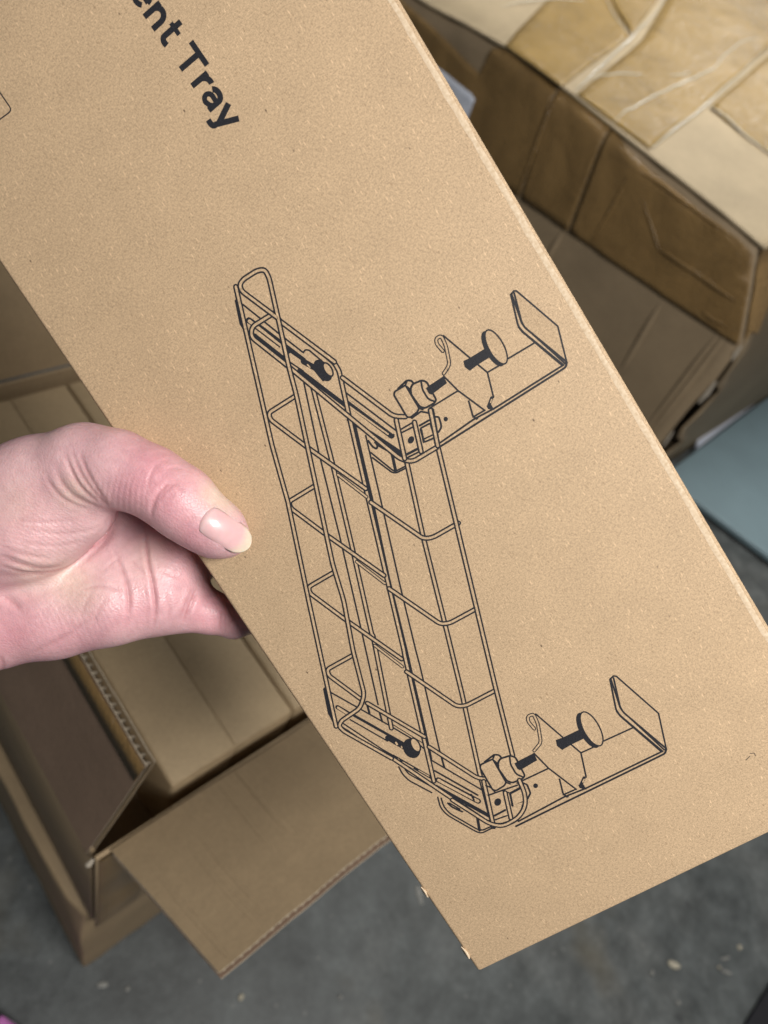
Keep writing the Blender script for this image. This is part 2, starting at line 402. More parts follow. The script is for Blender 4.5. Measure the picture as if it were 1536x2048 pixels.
# end wall (torn away from the near wall along the corner)
V = []; NU, NV = 40, 30
cz = np.array([p[2] for p in cor])[::-1]; cy_ = np.array([p[1] for p in cor])[::-1]
for j in range(NV+1):
    v = j/NV
    for i in range(NU+1):
        u = (i/NU)**1.3; x = XN+.008+u*1.74; z = .001+(topz(x, .3)-.006)*v if u > .001 else .001+(.835)*v
        z = min(z, topz(x, .3)-.004)
        ye = np.interp(z, cz, cy_); e = math.exp(-(u*1.74/.16)**2)
        tear = 0
        if .22 < z < .70: tear = .10*math.sin(math.pi*(z-.22)/.48)**.7*(.75+.25*math.sin(z*47)+.12*math.sin(z*131))*math.exp(-(u*1.74/.10)**2)
        V.append((x+tear, ye*e+(.305+.03*u)*(1-e)-tear*.06, z))
Fc = [(j*(NU+1)+i, (j+1)*(NU+1)+i, (j+1)*(NU+1)+i+1, j*(NU+1)+i+1) for j in range(NV) for i in range(NU)]
o = mesh('wall', V, Fc, CART_W, tcn, True); so = o.modifiers.new('solid', 'SOLIDIFY'); so.thickness = .005; so.offset = 1
mesh('wall', boxv(XN+.02, XN+1.74, 1.405, 1.41, .001, .84), BOXF, CART_W, tcn)
mesh('wall', boxv(XN+1.74, XN+1.746, .36, 1.41, .001, .98), BOXF, CART_W, tcn)
def end_y(x, z):
    e = math.exp(-((x-XN-.008)/.16)**2); return np.interp(z, cz, cy_)*e+(.305+.03*(x-XN-.008)/1.74)*(1-e)
V = []; Fc = []
for i in range(15):
    for j in range(9):
        x = XN+.002+.42*(i/14)**1.5; z = (.715+.01*math.sin(i*.9))*(1-j/8)+(topz(x, .3)-.010)*(j/8)
        V.append((x, end_y(x, z)-.0035-.0015*abs(math.sin(i*1.7+j)), z))
Fc = [(i*9+j, (i+1)*9+j, (i+1)*9+j+1, i*9+j+1) for i in range(14) for j in range(8)]
mesh('tape_strip', V, Fc, TAPE_SHADED, tcn, True)
# tape strips: polygons seen in the photo, laid on the top plane / the near wall
def tape_poly(px, proj, off, mat, nrm, parent=tcn, th=.0008):
    P = [proj(p) for p in px]; nrm = np.asarray(nrm, float); n = len(P)
    bm = bmesh.new(); vs = [bm.verts.new(p+nrm*(off+th)) for p in P]; f = bm.faces.new(vs)
    bmesh.ops.triangulate(bm, faces=[f]); bmesh.ops.subdivide_edges(bm, edges=bm.edges[:], cuts=5, use_grid_fill=True)
    bmesh.ops.subdivide_edges(bm, edges=bm.edges[:], cuts=1, use_grid_fill=True)
    for v in bm.verts:
        if abs(nrm[0]) > .5: v.co.x = min(wall_x(v.co.y, v.co.z), wall_x(v.co.y+.012, v.co.z), wall_x(v.co.y-.012, v.co.z))-(off-.0125)-.001-random.uniform(0, .0008)
        else: v.co.z = top_s(v.co.x, v.co.y)+off-.001+random.uniform(0, .0008)
    bm.normal_update()
    for f in bm.faces:
        if f.normal.dot(Vector(nrm)) < 0: f.normal_flip()
    me = bpy.data.meshes.new('tape_strip'); bm.to_mesh(me); me.materials.append(mat); me.polygons.foreach_set('use_smooth', [True]*len(me.polygons))
    o = bpy.data.objects.new('tape_strip', me); COL.objects.link(o); o.parent = parent; o.matrix_parent_inverse = Matrix.Translation(-parent.location)
    so = o.modifiers.new('solid', 'SOLIDIFY'); so.thickness = .0006; so.offset = -1
    return o
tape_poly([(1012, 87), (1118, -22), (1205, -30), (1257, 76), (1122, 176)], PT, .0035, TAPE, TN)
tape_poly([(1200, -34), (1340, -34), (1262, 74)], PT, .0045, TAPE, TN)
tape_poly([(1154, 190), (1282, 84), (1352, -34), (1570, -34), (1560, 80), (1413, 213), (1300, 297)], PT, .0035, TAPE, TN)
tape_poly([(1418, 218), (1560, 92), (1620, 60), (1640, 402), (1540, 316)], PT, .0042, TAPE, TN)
XW = lambda p: PX(p)
tape_poly([(780, -20), (872, 58), (962, 148), (985, 96), (1005, 98), (1073, 146), (1112, 174), (1046, 392), (900, 310), (760, 190)], PX, .014, TAPE_SHADED, (-1, 0, 0))
tape_poly([(1116, 178), (1145, 198), (1217, 256), (1140, 462), (1050, 396)], PX, .0150, TAPE_SHADED, (-1, 0, 0))
tape_poly([(1219, 258), (1289, 330), (1400, 420), (1480, 480), (1509, 512), (1503, 559), (1493, 620), (1478, 690), (1436, 664), (1144, 464)], PX, .0145, TAPE_SHADED, (-1, 0, 0))
# top folds with glints painted pale, pale gaps between strips, and wall wrinkles
for pts, w_ in (([(1224, 247), (1245, 230), (1300, 201), (1345, 180), (1385, 163), (1425, 140), (1450, 112), (1480, 88), (1510, 82)], .010),
                ([(1180, 160), (1215, 154), (1255, 153), (1285, 153)], .006), ([(1335, 158), (1362, 155), (1378, 150)], .006),
                ([(1298, 303), (1340, 268), (1413, 211), (1480, 148), (1545, 90)], .010), ([(1150, 185), (1205, 132), (1258, 84), (1300, 40), (1345, -20)], .010),
                ([(1258, 78), (1235, 50), (1200, -15)], .005), ([(1000, 20), (1060, 8), (1130, 0), (1170, 6)], .006), ([(1413, 213), (1450, 240), (1495, 285), (1540, 318)], .007)):
    P = []
    for (ax, ay), (bx, by) in zip(pts[:-1], pts[1:]):
        for s_ in (0, .33, .66): P.append(PT((ax+(bx-ax)*s_+random.gauss(0, 1.2), ay+(by-ay)*s_+random.gauss(0, 1.2)))+TN*.0045)
    P.append(PT(pts[-1])+TN*.0045)
    P = [np.array([p[0], p[1], top_s(p[0], p[1])+.0042]) for p in P]
    ridge('tape_fold', P, w_*.38, w_*.3, FOLD_GLINT, tcn, TN)
for pts, w_ in (([(1322, 498), (1345, 510), (1395, 545), (1430, 570), (1475, 600)], .008), ([(1405, 620), (1425, 635), (1455, 650)], .006), ([(1110, 196), (1095, 245), (1072, 310), (1046, 385)], .007),
                ([(1262, 350), (1225, 420), (1190, 480)], .005), ([(1288, 345), (1330, 372), (1400, 425), (1475, 478)], .006), ([(1290, 400), (1310, 460), (1322, 498)], .005)):
    P = []
    for (ax, ay), (bx, by) in zip(pts[:-1], pts[1:]):
        for s_ in (0, .5): P.append(PX((ax+(bx-ax)*s_, ay+(by-ay)*s_))+np.array([-.0155, 0, 0]))
    P.append(PX(pts[-1])+np.array([-.0155, 0, 0]))
    P = [np.array([wall_x(p[1], p[2])-.0052, p[1], p[2]]) for p in P]
    ridge('tape_fold', P, w_, w_*.3, TAPE_SHADED, tcn, (-1, 0, 0))
# score lines pressed into the near wall
for pts in ([(1324, 605), (1283, 672), (1241, 744)], [(1436, 668), (1370, 760), (1290, 860)], [(1452, 668), (1395, 745), (1304, 860)], [(1130, 460), (1105, 500), (1080, 545)]):
    P = [PX((pts[0][0]+(pts[-1][0]-pts[0][0])*s_, pts[0][1]+(pts[-1][1]-pts[0][1])*s_))+np.array([-.0112, 0, 0]) for s_ in np.linspace(0, 1, 9)]
    P = [np.array([wall_x(p[1], p[2])+.0005, p[1], p[2]]) for p in P]
    ridge('score_ridge', P, .012, .004, CART_W, tcn, (-1, 0, 0))
# torn paper shreds along the split corner
for pts, w_ in (([(1430, 762), (1412, 788), (1395, 806)], .009), ([(1482, 690), (1470, 706), (1462, 720)], .007), ([(1345, 862), (1335, 876), (1324, 893)], .006)):
    P = [PX(p)+np.array([.002, -.001, 0]) for p in pts]
    ridge('torn_shred', P, w_, .002, TORN, tcn, (-.7, -.7, 0))
# shipping label on the near wall, mostly hidden by the held box
lp = [(952, 186), (956, 200), (942, 250), (900, 300), (815, 150), (868, 120)]
lp = [(868, 124), (948, 186), (956, 198), (940, 245), (905, 330), (810, 262)]
lab = tape_poly(lp, PX, .0165, WHITE, (-1, 0, 0)); lab.name = 'label'
inkp = []
for q in ([(905, 185), (912, 193), (905, 205), (897, 196)], [(914, 192), (922, 199), (917, 212), (908, 206)], [(923, 201), (933, 204), (926, 211), (919, 212)]):
    inkp.append(q)
for q in inkp:
    o = tape_poly(q, PX, .0185, INK, (-1, 0, 0)); o.name = 'label_print'; o.parent = lab; o.matrix_parent_inverse = Matrix.Translation(-tcn.location)
tag(tcn, 'large battered carton covered with strips of brown packing tape', 'carton')

# ------------------------------------------------------------------ teal panel, white sheet, mat, shoe, floor scraps
n1 = at_z((1370, 985), .03); n2 = at_z((1536, 1110), .03); dv = n2-n1
tv = []
A = n1-dv*.28; B = n1+dv*2.6; ex = np.array([1.0, .05, 0])
P4 = [A, B, B+ex, A+ex]
tp = empty('teal_panel', tuple(n1*np.array([1, 1, 0]))); tp['_loc0'] = 1
o = mesh('lid', [(p[0], p[1], .012) for p in P4]+[(p[0], p[1], .030) for p in P4], BOXF, TEAL, tp); bevel(o, .004, 3)
cen = sum(P4)/4
o = mesh('rim', [tuple((p+(cen-p)*.03)[:2])+(.001,) for p in P4]+[tuple((p+(cen-p)*.03)[:2])+(.0118,) for p in P4], BOXF, BLACKR, tp)
tag(tp, 'flat teal plastic panel lying on the floor beside the taped carton', 'panel')
V = []; Fc = []
for i in range(13):
    q_ = i/12; lo_ = np.array([1390, 900])*(1-q_)+np.array([1570, 762])*q_; up_ = np.array([1398, 874])*(1-q_)+np.array([1570, 715])*q_
    a_ = at_z(lo_, .0335+.0015*math.sin(i*1.3)); b_ = at_z(up_, .0365+.002*math.sin(i))
    V += [a_, b_, b_-np.array([0, 0, .0015]), a_-np.array([0, 0, .0015])]
for i in range(12):
    for j in range(4): Fc.append((4*i+j, 4*i+(j+1) % 4, 4*i+4+(j+1) % 4, 4*i+4+j))
o = mesh('paper_sheet', V, Fc, WHITE, None, True); tag(o, 'bluish white sheet tucked between teal panel and taped carton', 'sheet')
o = mesh('rubber_mat', boxv(.62, 2.0, -1.4, -.560, .0005, .009), BOXF, BLACKR); bevel(o, .003, 2)
tag(o, 'black rubber mat corner on the concrete floor', 'mat')
# scraps
def chip(px, l, w, ang, label, mat=CHIP, h=.004):
    p = at_z(px, 0); bm = bmesh.new(); bmesh.ops.create_icosphere(bm, subdivisions=2, radius=1)
    for v in bm.verts:
        v.co.x *= l/2*(1+random.uniform(-.12, .12)); v.co.y *= w/2*(1+random.uniform(-.15, .15)); v.co.z = max(-.25, v.co.z)*h+h*.25
    me = bpy.data.meshes.new('floor_scrap'); bm.to_mesh(me); me.materials.append(mat)
    me.polygons.foreach_set('use_smooth', [True]*len(me.polygons))
    o = bpy.data.objects.new('floor_scrap', me); COL.objects.link(o); o.location = (p[0], p[1], .0004); o.rotation_euler[2] = ang
    tag(o, label, 'scrap', 'small scraps on the concrete floor'); return o
GREYC = plain('grey_chip', (.30, .30, .28), .7, .2, .2, 200)
chip((1347, 1930), .024, .012, -.95, 'biggest pale oval scrap on the floor below the held box')
chip((1437, 1935), .006, .005, 0, 'tiny pale head of a thin scrap near the black mat')
chip((1452, 1945), .022, .006, -.95, 'thin grey sliver on the floor near the black mat', GREYC)
chip((1450, 1917), .020, .005, -.5, 'faint curved grey flake above the thin sliver', GREYC, .002)
chip((1478, 1895), .009, .008, .3, 'small round pale crumb right of the other scraps')
chip((1355, 2006), .008, .007, .3, 'pale crumb on the floor below the biggest oval scrap', GREYC)
chip((1303, 1946), .010, .006, .3, 'dim grey crumb left of the biggest oval scrap', GREYC)
chip((838, 1790), .030, .008, 1.2, 'pale sliver on the floor by the left edge of the held box', GREYC, .002)
chip((482, 1995), .010, .007, .4, 'bright crumb on the floor below the carton flap corner')
chip((255, 1978), .008, .006, .4, 'bright crumb on the floor near the lower carton', GREYC)
chip((205, 1970), .016, .008, -.6, 'pale dusty flake on the floor near the lower carton', GREYC, .002)
chip((680, 1995), .007, .006, .1, 'small pale crumb on bare floor left of the held box tip', GREYC)
# pink shoe: only its toe shows
sh = empty('pink_shoe', (-.14, .06, 0)); sh['_loc0'] = 1
toe = np.array([-.048, .146]); hd = np.array([.72, .69]); sd = np.array([-.69, .72])
def shoe(z0, z1, grow, name, mat, hump):
    V = []; Fc = []; n = 28; K = 7
    prof = [(0, .0), (.02, .034), (.07, .044), (.12, .041), (.17, .036), (.22, .033), (.25, .022), (.262, 0)]
    outl = []
    ts = np.linspace(0, 1, n)
    for s_ in ts:
        d_ = s_*.262; w_ = np.interp(d_, [q[0] for q in prof], [q[1] for q in prof])*(1 if 0 < s_ < 1 else 0)
        if d_ < .04: w_ = .044*math.sqrt(max(0, 1-((.045-d_)/.045)**2))
        if d_ > .23: w_ = .033*math.sqrt(max(0, 1-((d_-.23)/.0321)**2))
        c = toe-hd*d_
        for j in range(K):
            a_ = math.pi*j/(K-1); hh = z1 if not hump else z1*(.55+.45*min(1, d_/.12))
            r_ = math.cos(a_)
            V.append((*(c+sd*(w_+grow)*r_), z0+(hh-z0)*(math.sin(a_)**.6 if hump else (0 if j in (0, K-1) else 1))))
    for i in range(n-1):
        for j in range(K-1): Fc.append((i*K+j, (i+1)*K+j, (i+1)*K+j+1, i*K+j+1))
        Fc.append((i*K+K-1, (i+1)*K+K-1, (i+1)*K, i*K))
    return mesh(name, V, Fc, mat, sh, True)
shoe(.001, .022, .003, 'sole', plain('shoe_sole', (.7, .5, .68), .6), False)
shoe(.020, .085, 0, 'upper', PINK, True)
tag(sh, 'bright pink shoe whose toe peeks in at the lower left corner', 'shoe')

# ------------------------------------------------------------------ held box
C1 = (957, 1945)
l1 = np.cross((957, 1945, 1), (0, 527, 1)); l2 = np.cross((800, 0, 1), (1536, 1250, 1)); vp = np.cross(l1, l2); vp = vp[:2]/vp[2]
d1 = rc(vp); d1 /= np.linalg.norm(d1)
d2 = np.cross(np.cross(rc(C1), rc((1536, 1668))), d1); d2 /= np.linalg.norm(d2); d2 = d2 if d2[0] > 0 else -d2
l3 = np.cross((957, 1945, 1), (1536, 1668, 1)); c2 = np.cross(l3, l2); c2 = c2[:2]/c2[2]
BW, BL, BD = .150, .480, .066
kx = (c2[0]-CX)/F; Z1 = (BW*d2[0]-kx*BW*d2[2])/(kx-(C1[0]-CX)/F)
Ocam = rc(C1)/F*Z1; ncam = np.cross(d2, d1)                # ncam points away from the camera
BO = C+R@Ocam; bx, by, bz = R@d2, R@(-d1), R@(-ncam)
BM = Matrix.Identity(4)
for i in range(3): BM[i][0] = bx[i]; BM[i][1] = by[i]; BM[i][2] = bz[i]; BM[i][3] = BO[i]
def face(p):
    w = at_plane(p, BO, bz)-BO; return np.array([w@bx, w@by])
hb = empty('held_box'); hb.matrix_world = BM
# paper shell: front panel + body; edges rounded, slightly bowed long edges
bm = bmesh.new()
for v in boxv(0, BW, 0, BL, -BD, 0): bm.verts.new(v)
bm.verts.ensure_lookup_table()
for f in BOXF: bm.faces.new([bm.verts[i] for i in f])
me = bpy.data.meshes.new('body'); bm.to_mesh(me); me.materials.append(KRAFT)
body = bpy.data.objects.new('body', me); COL.objects.link(body); body.parent = hb; bevel(body, .0013, 4)
# pale worn ridge inside the right fold, its highlight painted into the colour
def lmesh(name, V, Fc, mat, smooth=False, mats=None, fm=None):
    o = mesh(name, V, Fc, mat, None, smooth, mats, fm); o.parent = hb; return o
k = NT('worn_lit_paper_edge', .7, .2); k.col(k.ramp(k.noise(k.map(), 900, 3), [(.3, (.56, .42, .275)), (.7, (.74, .60, .44))])); WORN_LIT = k.m  # worn paper, made paler to paint in the highlight of the fold
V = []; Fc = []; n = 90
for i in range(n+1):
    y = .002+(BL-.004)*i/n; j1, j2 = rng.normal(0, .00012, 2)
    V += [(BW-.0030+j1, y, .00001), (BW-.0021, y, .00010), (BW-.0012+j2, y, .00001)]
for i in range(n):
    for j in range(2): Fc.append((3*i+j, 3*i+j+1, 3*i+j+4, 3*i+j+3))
lmesh('fold_highlight_ridge', V, Fc, WORN_LIT, True)
# paper nicks on the left edge
for px, l, w in (((852, 1782), .0045, .0006), ((936, 1903), .0055, .0008)):
    q = face(px); V = []; Fc = []
    for i in range(8):
        s_ = i/7; ww = w*math.sin(math.pi*s_)+.0001
        V += [(.0001, q[1]+l*(s_-.5), -.0006), (.0002+ww, q[1]+l*(s_-.5)+rng.normal(0, .0002), .00025), (-.0002-ww*.25, q[1]+l*(s_-.5), .0001)]
    for i in range(7):
        for j in range(3): Fc.append((3*i+j, 3*i+(j+1) % 3, 3*i+3+(j+1) % 3, 3*i+3+j))
    lmesh('paper_nick', V, Fc, WORN_LIT, True)

# ---- print: strokes stacked in drawing order, a few micrometres apart
class Print:
    CS = .0003
    def __init__(s): s.V = []; s.F = []; s.m = []; s.g = {}
    def z(s, pts):
        cells = {(int(math.floor(p[0]/s.CS)), int(math.floor(p[1]/s.CS))) for p in pts}
        L = 1+max((s.g.get((i+a, j+b), 0) for i, j in cells for a in (-1, 0, 1) for b in (-1, 0, 1)), default=0)
        for c in cells: s.g[c] = L
        return .00002+L*.000003
    def poly(s, P, mat):
        A_ = np.array(P); c0 = A_.mean(0); z = s.z([c0+(q-c0)*r_ for a_, b2 in zip(A_, np.roll(A_, -1, 0)) for q in np.linspace(a_, b2, 8) for r_ in np.linspace(.05, 1, 24)]); b = len(s.V)
        bm = bmesh.new(); vs = [bm.verts.new((p[0], p[1], 0)) for p in P]
        f = bm.faces.new(vs); f.normal_update()
        if f.normal.z < 0: f.normal_flip()
        r = bmesh.ops.triangulate(bm, faces=[f]); bm.verts.index_update()
        for v in bm.verts: s.V.append((v.co.x, v.co.y, z))
        for f in bm.faces: s.F.append(tuple(b+v.index for v in f.verts)); s.m.append(mat)
        bm.free()
    def ribbon(s, P, w, mat, cap=True):
        P = [np.asarray(p, float) for p in P]
        Q = [P[0]]
        for p in P[1:]:
            if np.linalg.norm(p-Q[-1]) < 1e-6: continue
            if len(Q) > 1 and (p-Q[-1])@(Q[-1]-Q[-2]) < -.3*np.linalg.norm(p-Q[-1])*np.linalg.norm(Q[-1]-Q[-2]): continue
            Q.append(p)
        P = Q; n = len(P)
        if n < 2: return
        sm_ = []
        for a_, b2 in zip(P[:-1], P[1:]):
            d_ = b2-a_; l_ = np.linalg.norm(d_); nn_ = np.array([-d_[1], d_[0]])/l_
            for q in np.linspace(a_, b2, int(l_/.0002)+2):
                for t_ in np.linspace(-.5, .5, int(w/.0003)+2): sm_.append(q+nn_*w*t_)
        z = s.z(sm_); b = len(s.V)
        for i in range(n):
            d0 = P[i]-P[max(i-1, 0)]; d1_ = P[min(i+1, n-1)]-P[i]
            d0 = d0/np.linalg.norm(d0) if i > 0 else None; d1_ = d1_/np.linalg.norm(d1_) if i < n-1 else None
            if d0 is None: d0 = d1_
            if d1_ is None: d1_ = d0
            tn = d0+d1_; tn /= np.linalg.norm(tn)+1e-12; nn_ = np.array([-tn[1], tn[0]])
            m_ = 1/max(.5, abs(tn@d0))
            for q in (P[i]+nn_*w/2*m_, P[i]-nn_*w/2*m_): s.V.append((q[0], q[1], z))
        for i in range(n-1): s.F.append((b+2*i+1, b+2*i+3, b+2*i+2, b+2*i)); s.m.append(mat)
        if cap:
            for e, dr in ((P[0], P[0]-P[1]), (P[-1], P[-1]-P[-2])):
                a0 = math.atan2(dr[1], dr[0]); bb = len(s.V)
                pts = [e+w/2*np.array([math.cos(a0+a_), math.sin(a0+a_)]) for a_ in np.linspace(-math.pi/2, math.pi/2, 6)]
                for q in pts: s.V.append((q[0], q[1], z))
                s.F.append(tuple(range(bb, bb+6))); s.m.append(mat)
    def build(s, name):
        return lmesh(name, s.V, s.F, None, False, [INK, KRAFT], s.m)
def fillet(P, r):
    P = [np.asarray(p, float) for p in P]
    if r <= 0 or len(P) < 3: return P
    out = [P[0]]
    for a_, b_, c_ in zip(P[:-2], P[1:-1], P[2:]):
        u = a_-b_; v = c_-b_; lu, lv = np.linalg.norm(u), np.linalg.norm(v); q = min(r, lu*.48, lv*.48); u /= lu; v /= lv
        p0, p1 = b_+u*q, b_+v*q
        for t_ in np.linspace(0, 1, 7): out.append(p0*(1-t_)**2+2*b_*t_*(1-t_)+p1*t_**2)
    out.append(P[-1]); return out
PM = np.linalg.norm(face((800, 1100))-face((801, 1100)))          # metres of print per photo pixel, about
pr = Print()
zz = lambda ox, oy, s_: (lambda x, y: face((ox+x/s_, oy+y/s_)))
Z2 = zz(440, 500, 3.84); Z3 = zz(760, 560, 3.84); Z4 = zz(520, 780, 2.954); Z5 = zz(600, 1200, 3.491); Z6 = zz(840, 1300, 2.954)
def T(fn, pts, off=(0, 0)): return [fn(*p)+np.asarray(off) for p in pts]
WO, WI, LW = 11.0*PM, 4.5*PM, 3.4*PM
def wire(P, r=10, wo=WO, wi=WI):
    P = fillet(P, r*PM); pr.ribbon(P, wo, 0, True); pr.ribbon(P, wi, 1, True)
def line(P, w=1.0, r=0): pr.ribbon(fillet(P, r*PM), LW*w, 0)
def fill(P): pr.poly(P, 0)
def shape(P, w=1.0, r=0):
    P = fillet(list(P)+[P[0], P[1]], r*PM)[0 if r == 0 else 1:-1] if r else list(P)
    pr.poly(P, 1); pr.ribbon(list(P)+[P[0]], LW*w, 0)
def ell(fn, cx_, cy_, rx, ry, rot, off=(0, 0)):
    return [fn(cx_+rx*math.cos(a_)*math.cos(rot)-ry*math.sin(a_)*math.sin(rot), cy_+rx*math.cos(a_)*math.sin(rot)+ry*math.sin(a_)*math.cos(rot))+np.asarray(off) for a_ in np.linspace(0, 2*math.pi, 28)[:-1]]
OFF = Z6(1000, 475)-Z3(885, 520)                                   # second clamp is a shifted print of the first

def bracket(off, second=False):
    # slotted plate across the tray end with its thumb screw
    line(T(Z2, [(175, 418), (300, 518), (450, 640), (640, 788)], off))
    line(T(Z2, [(640, 788), (655, 765), (685, 770), (780, 850)], off), 1, 3)
    if not second: fill(T(Z2, [(112, 385), (128, 375), (175, 580), (190, 640), (160, 585), (150, 570)], off))
    else: fill(T(Z5, [(160, 620), (176, 606), (225, 800), (240, 880), (205, 810), (195, 795)]))
    # slot
    P = fillet(T(Z2, [(222, 540), (330, 615), (640, 850)], off), 0); pr.ribbon(P, 12*PM, 0); pr.ribbon(T(Z2, [(226, 546), (330, 628), (470, 742)], off), 6.5*PM, 1); pr.ribbon(T(Z2, [(540, 800), (630, 862)], off), 4*PM, 1)
    line(T(Z2, [(270, 600), (460, 745)], off), .8); 
    pr.ribbon(T(Z2, [(265, 655), (505, 845)], off), 8*PM, 0)
    pr.ribbon(T(Z2, [(610, 925), (965, 1195)], off), 8.5*PM, 0)
    pr.ribbon(T(Z2, [(520, 850), (640, 930)], off), 3*PM, 0)
    # screw
    pr.ribbon(T(Z2, [(640, 855), (745, 915)], off), 11*PM, 0)
    pr.ribbon(T(Z2, [(672, 880), (690, 900)], off), 2.5*PM, 1)
    pr.poly(ell(Z2, 790, 925, 55, 95, -.62, off), 0); fill(T(Z2, [(700, 900), (765, 862), (860, 985), (790, 1010)], off)); e_ = ell(Z2, 830, 918, 28, 58, -.55, off); pr.poly(e_, 1); pr.ribbon(e_+[e_[0]], LW, 0)
    # right part of the plate
    line(T(Z2, [(960, 1090), (1350, 1385)], off))
    P = T(Z2, [(985, 1172), (1318, 1425)], off); pr.ribbon(P, 12.5*PM, 0); pr.ribbon(T(Z2, [(992, 1200), (1290, 1414)], off), 3.2*PM, 1); pr.ribbon(T(Z2, [(985, 1150), (1330, 1408)], off), 2.4*PM, 1)
    pr.ribbon(T(Z2, [(745, 1085), (975, 1262)], off), 7*PM, 0)
    pr.ribbon(T(Z4, [(525, 175), (700, 285), (850, 385)], off), 9*PM, 0); pr.ribbon(T(Z4, [(555, 190), (603, 216)], off), 2.5*PM, 1)

# long thin lines behind everything
line([Z2(640, 1000), Z4(350, 380), Z4(470, 860), Z4(590, 1380), Z5(375, 0), Z5(545, 730)])
line([Z4(625, 270), Z4(725, 700), Z4(830, 1165), Z4(920, 1536), Z5(840, 470), Z5(975, 1050), Z5(1010, 1170)])
# lower small brackets
line(T(Z4, [(655, 370), (785, 475), (800, 480), (860, 450)]), 1.0, 5); line(T(Z4, [(665, 400), (780, 487), (805, 490), (865, 460)]), 1.0, 5); line(T(Z4, [(780, 375), (800, 470)]), 1.8)
line(T(Z4, [(640, 300), (665, 335), (690, 350), (695, 325), (680, 310)]), 1.2, 4); line(T(Z4, [(690, 320), (760, 360)]), 1.6)
line(T(Z5, [(690, 1165), (715, 1215), (760, 1260), (920, 1345)]), 1, 8); line(T(Z5, [(735, 1185), (760, 1215), (930, 1310)]), .9, 5)
line(T(Z6, [(105, 870), (120, 930), (160, 975), (335, 1075), (365, 1082), (440, 1045)]), 1, 9); line(T(Z6, [(125, 875), (140, 925), (175, 965), (340, 1060), (370, 1065), (425, 1040)]), 1, 9)
line(T(Z6, [(165, 905), (185, 925), (225, 945), (250, 955)]), 1.2, 4); line(T(Z6, [(175, 905), (235, 940)]), 1); line(T(Z6, [(340, 995), (352, 1065)]), 1.8)
fill(T(Z6, [(415, 1045), (450, 1045), (445, 1058), (425, 1058)]))
bracket((0, 0))
def bracket_far():
    q = lambda *pts: T(Z5, pts)
    fill(q((160, 620), (176, 606), (225, 800), (240, 880), (205, 810), (195, 795)))
    line(q((215, 645), (600, 862), (770, 962)))
    pr.ribbon(q((262, 748), (350, 800)), 10*PM, 0); pr.ribbon(q((345, 788), (735, 1008)), 6*PM, 0); pr.ribbon(q((266, 752), (350, 806)), 5*PM, 1)
    line(q((350, 835), (612, 985)), .9); line(q((300, 888), (645, 1085)), 1.3)
    pr.ribbon(q((612, 962), (735, 1032)), 11*PM, 0); pr.ribbon(q((670, 995), (678, 1008)), 4*PM, 1); pr.ribbon(q((708, 1022), (712, 1032)), 2.5*PM, 1)
    pr.poly(ell(Z5, 780, 1035, 58, 72, -.5), 0); e_ = ell(Z5, 806, 1012, 28, 52, -.5); pr.poly(e_, 1); pr.ribbon(e_+[e_[0]], LW, 0); pr.ribbon(q((835, 1010), (862, 1035)), 3*PM, 0)
    pr.ribbon(q((650, 1088), (930, 1248)), 6.5*PM, 0); pr.ribbon(q((718, 1132), (790, 1172)), 2.5*PM, 1); pr.ribbon(q((684, 1112), (692, 1118)), 3*PM, 1); pr.ribbon(q((830, 1190), (900, 1230)), 2*PM, 1)
    line(q((920, 1120), (1280, 1332)))
    pr.ribbon(q((940, 1192), (1240, 1362)), 4*PM, 0)
    pr.ribbon(q((965, 1255), (1245, 1405)), 12*PM, 0); pr.ribbon(q((968, 1258), (1242, 1404)), 6.5*PM, 1); line(q((985, 1252), (1215, 1378)), .9); pr.ribbon(q((1195, 1358), (1215, 1398)), 4*PM, 0)
    pr.ribbon(q((950, 1302), (1330, 1512)), 8.5*PM, 0)
    for a_, b_ in (((962, 1325), (970, 1330)), ((985, 1340), (1005, 1352)), ((1030, 1362), (1090, 1395)), ((1112, 1408), (1120, 1414)), ((1142, 1425), (1150, 1430)), ((1170, 1450), (1215, 1474)), ((1255, 1495), (1310, 1525))):
        pr.ribbon(q(a_, b_), 3*PM, 1)
    line(q((470, 735), (485, 790)), 1.3); line(q((985, 1090), (1005, 1165)))
bracket_far()
# rail C and rail F, G, D
wire([Z2(712, 1050), Z4(430, 440), Z4(545, 930), Z4(660, 1440), Z5(510, 250), Z5(638, 895)], 0)
pr.ribbon([Z4(560, 220), Z4(660, 650), Z4(760, 1120), Z4(862, 1536), Z5(760, 440), Z5(880, 960), Z5(912, 1110)], 7.5*PM, 0)
wire([Z2(790, 790), Z2(880, 868), Z2(915, 930), Z2(980, 1225), Z4(630, 600), Z4(740, 1070), Z4(850, 1536), Z5(730, 380), Z5(865, 965), Z5(935, 1265)], 4)
line(T(Z5, [(470, 735), (485, 790)]), 1.4); line(T(Z5, [(555, 785), (575, 850)]), 1.2)
wire([Z4(867, 425), Z4(960, 850), Z4(1080, 1330), Z5(1000, 80), Z5(1130, 650), Z6(350, 720), Z6(430, 1025)], 0)
# upper frame wire of the near end: loop at rail B, run to the clamp
wire([Z2(420, 492), Z2(460, 552), Z2(700, 738), Z2(1300, 1245), Z2(1350, 1280), Z2(1425, 1278)][0:1]+T(Z2, [(460, 545), (880, 860)]), 0)
wire(T(Z2, [(940, 980), (1335, 1278), (1425, 1280)]), 12)
wire([Z5(470, 720), Z5(870, 955)], 0); wire([Z5(900, 1025), Z5(1235, 1240), Z5(1300, 1250)], 8)
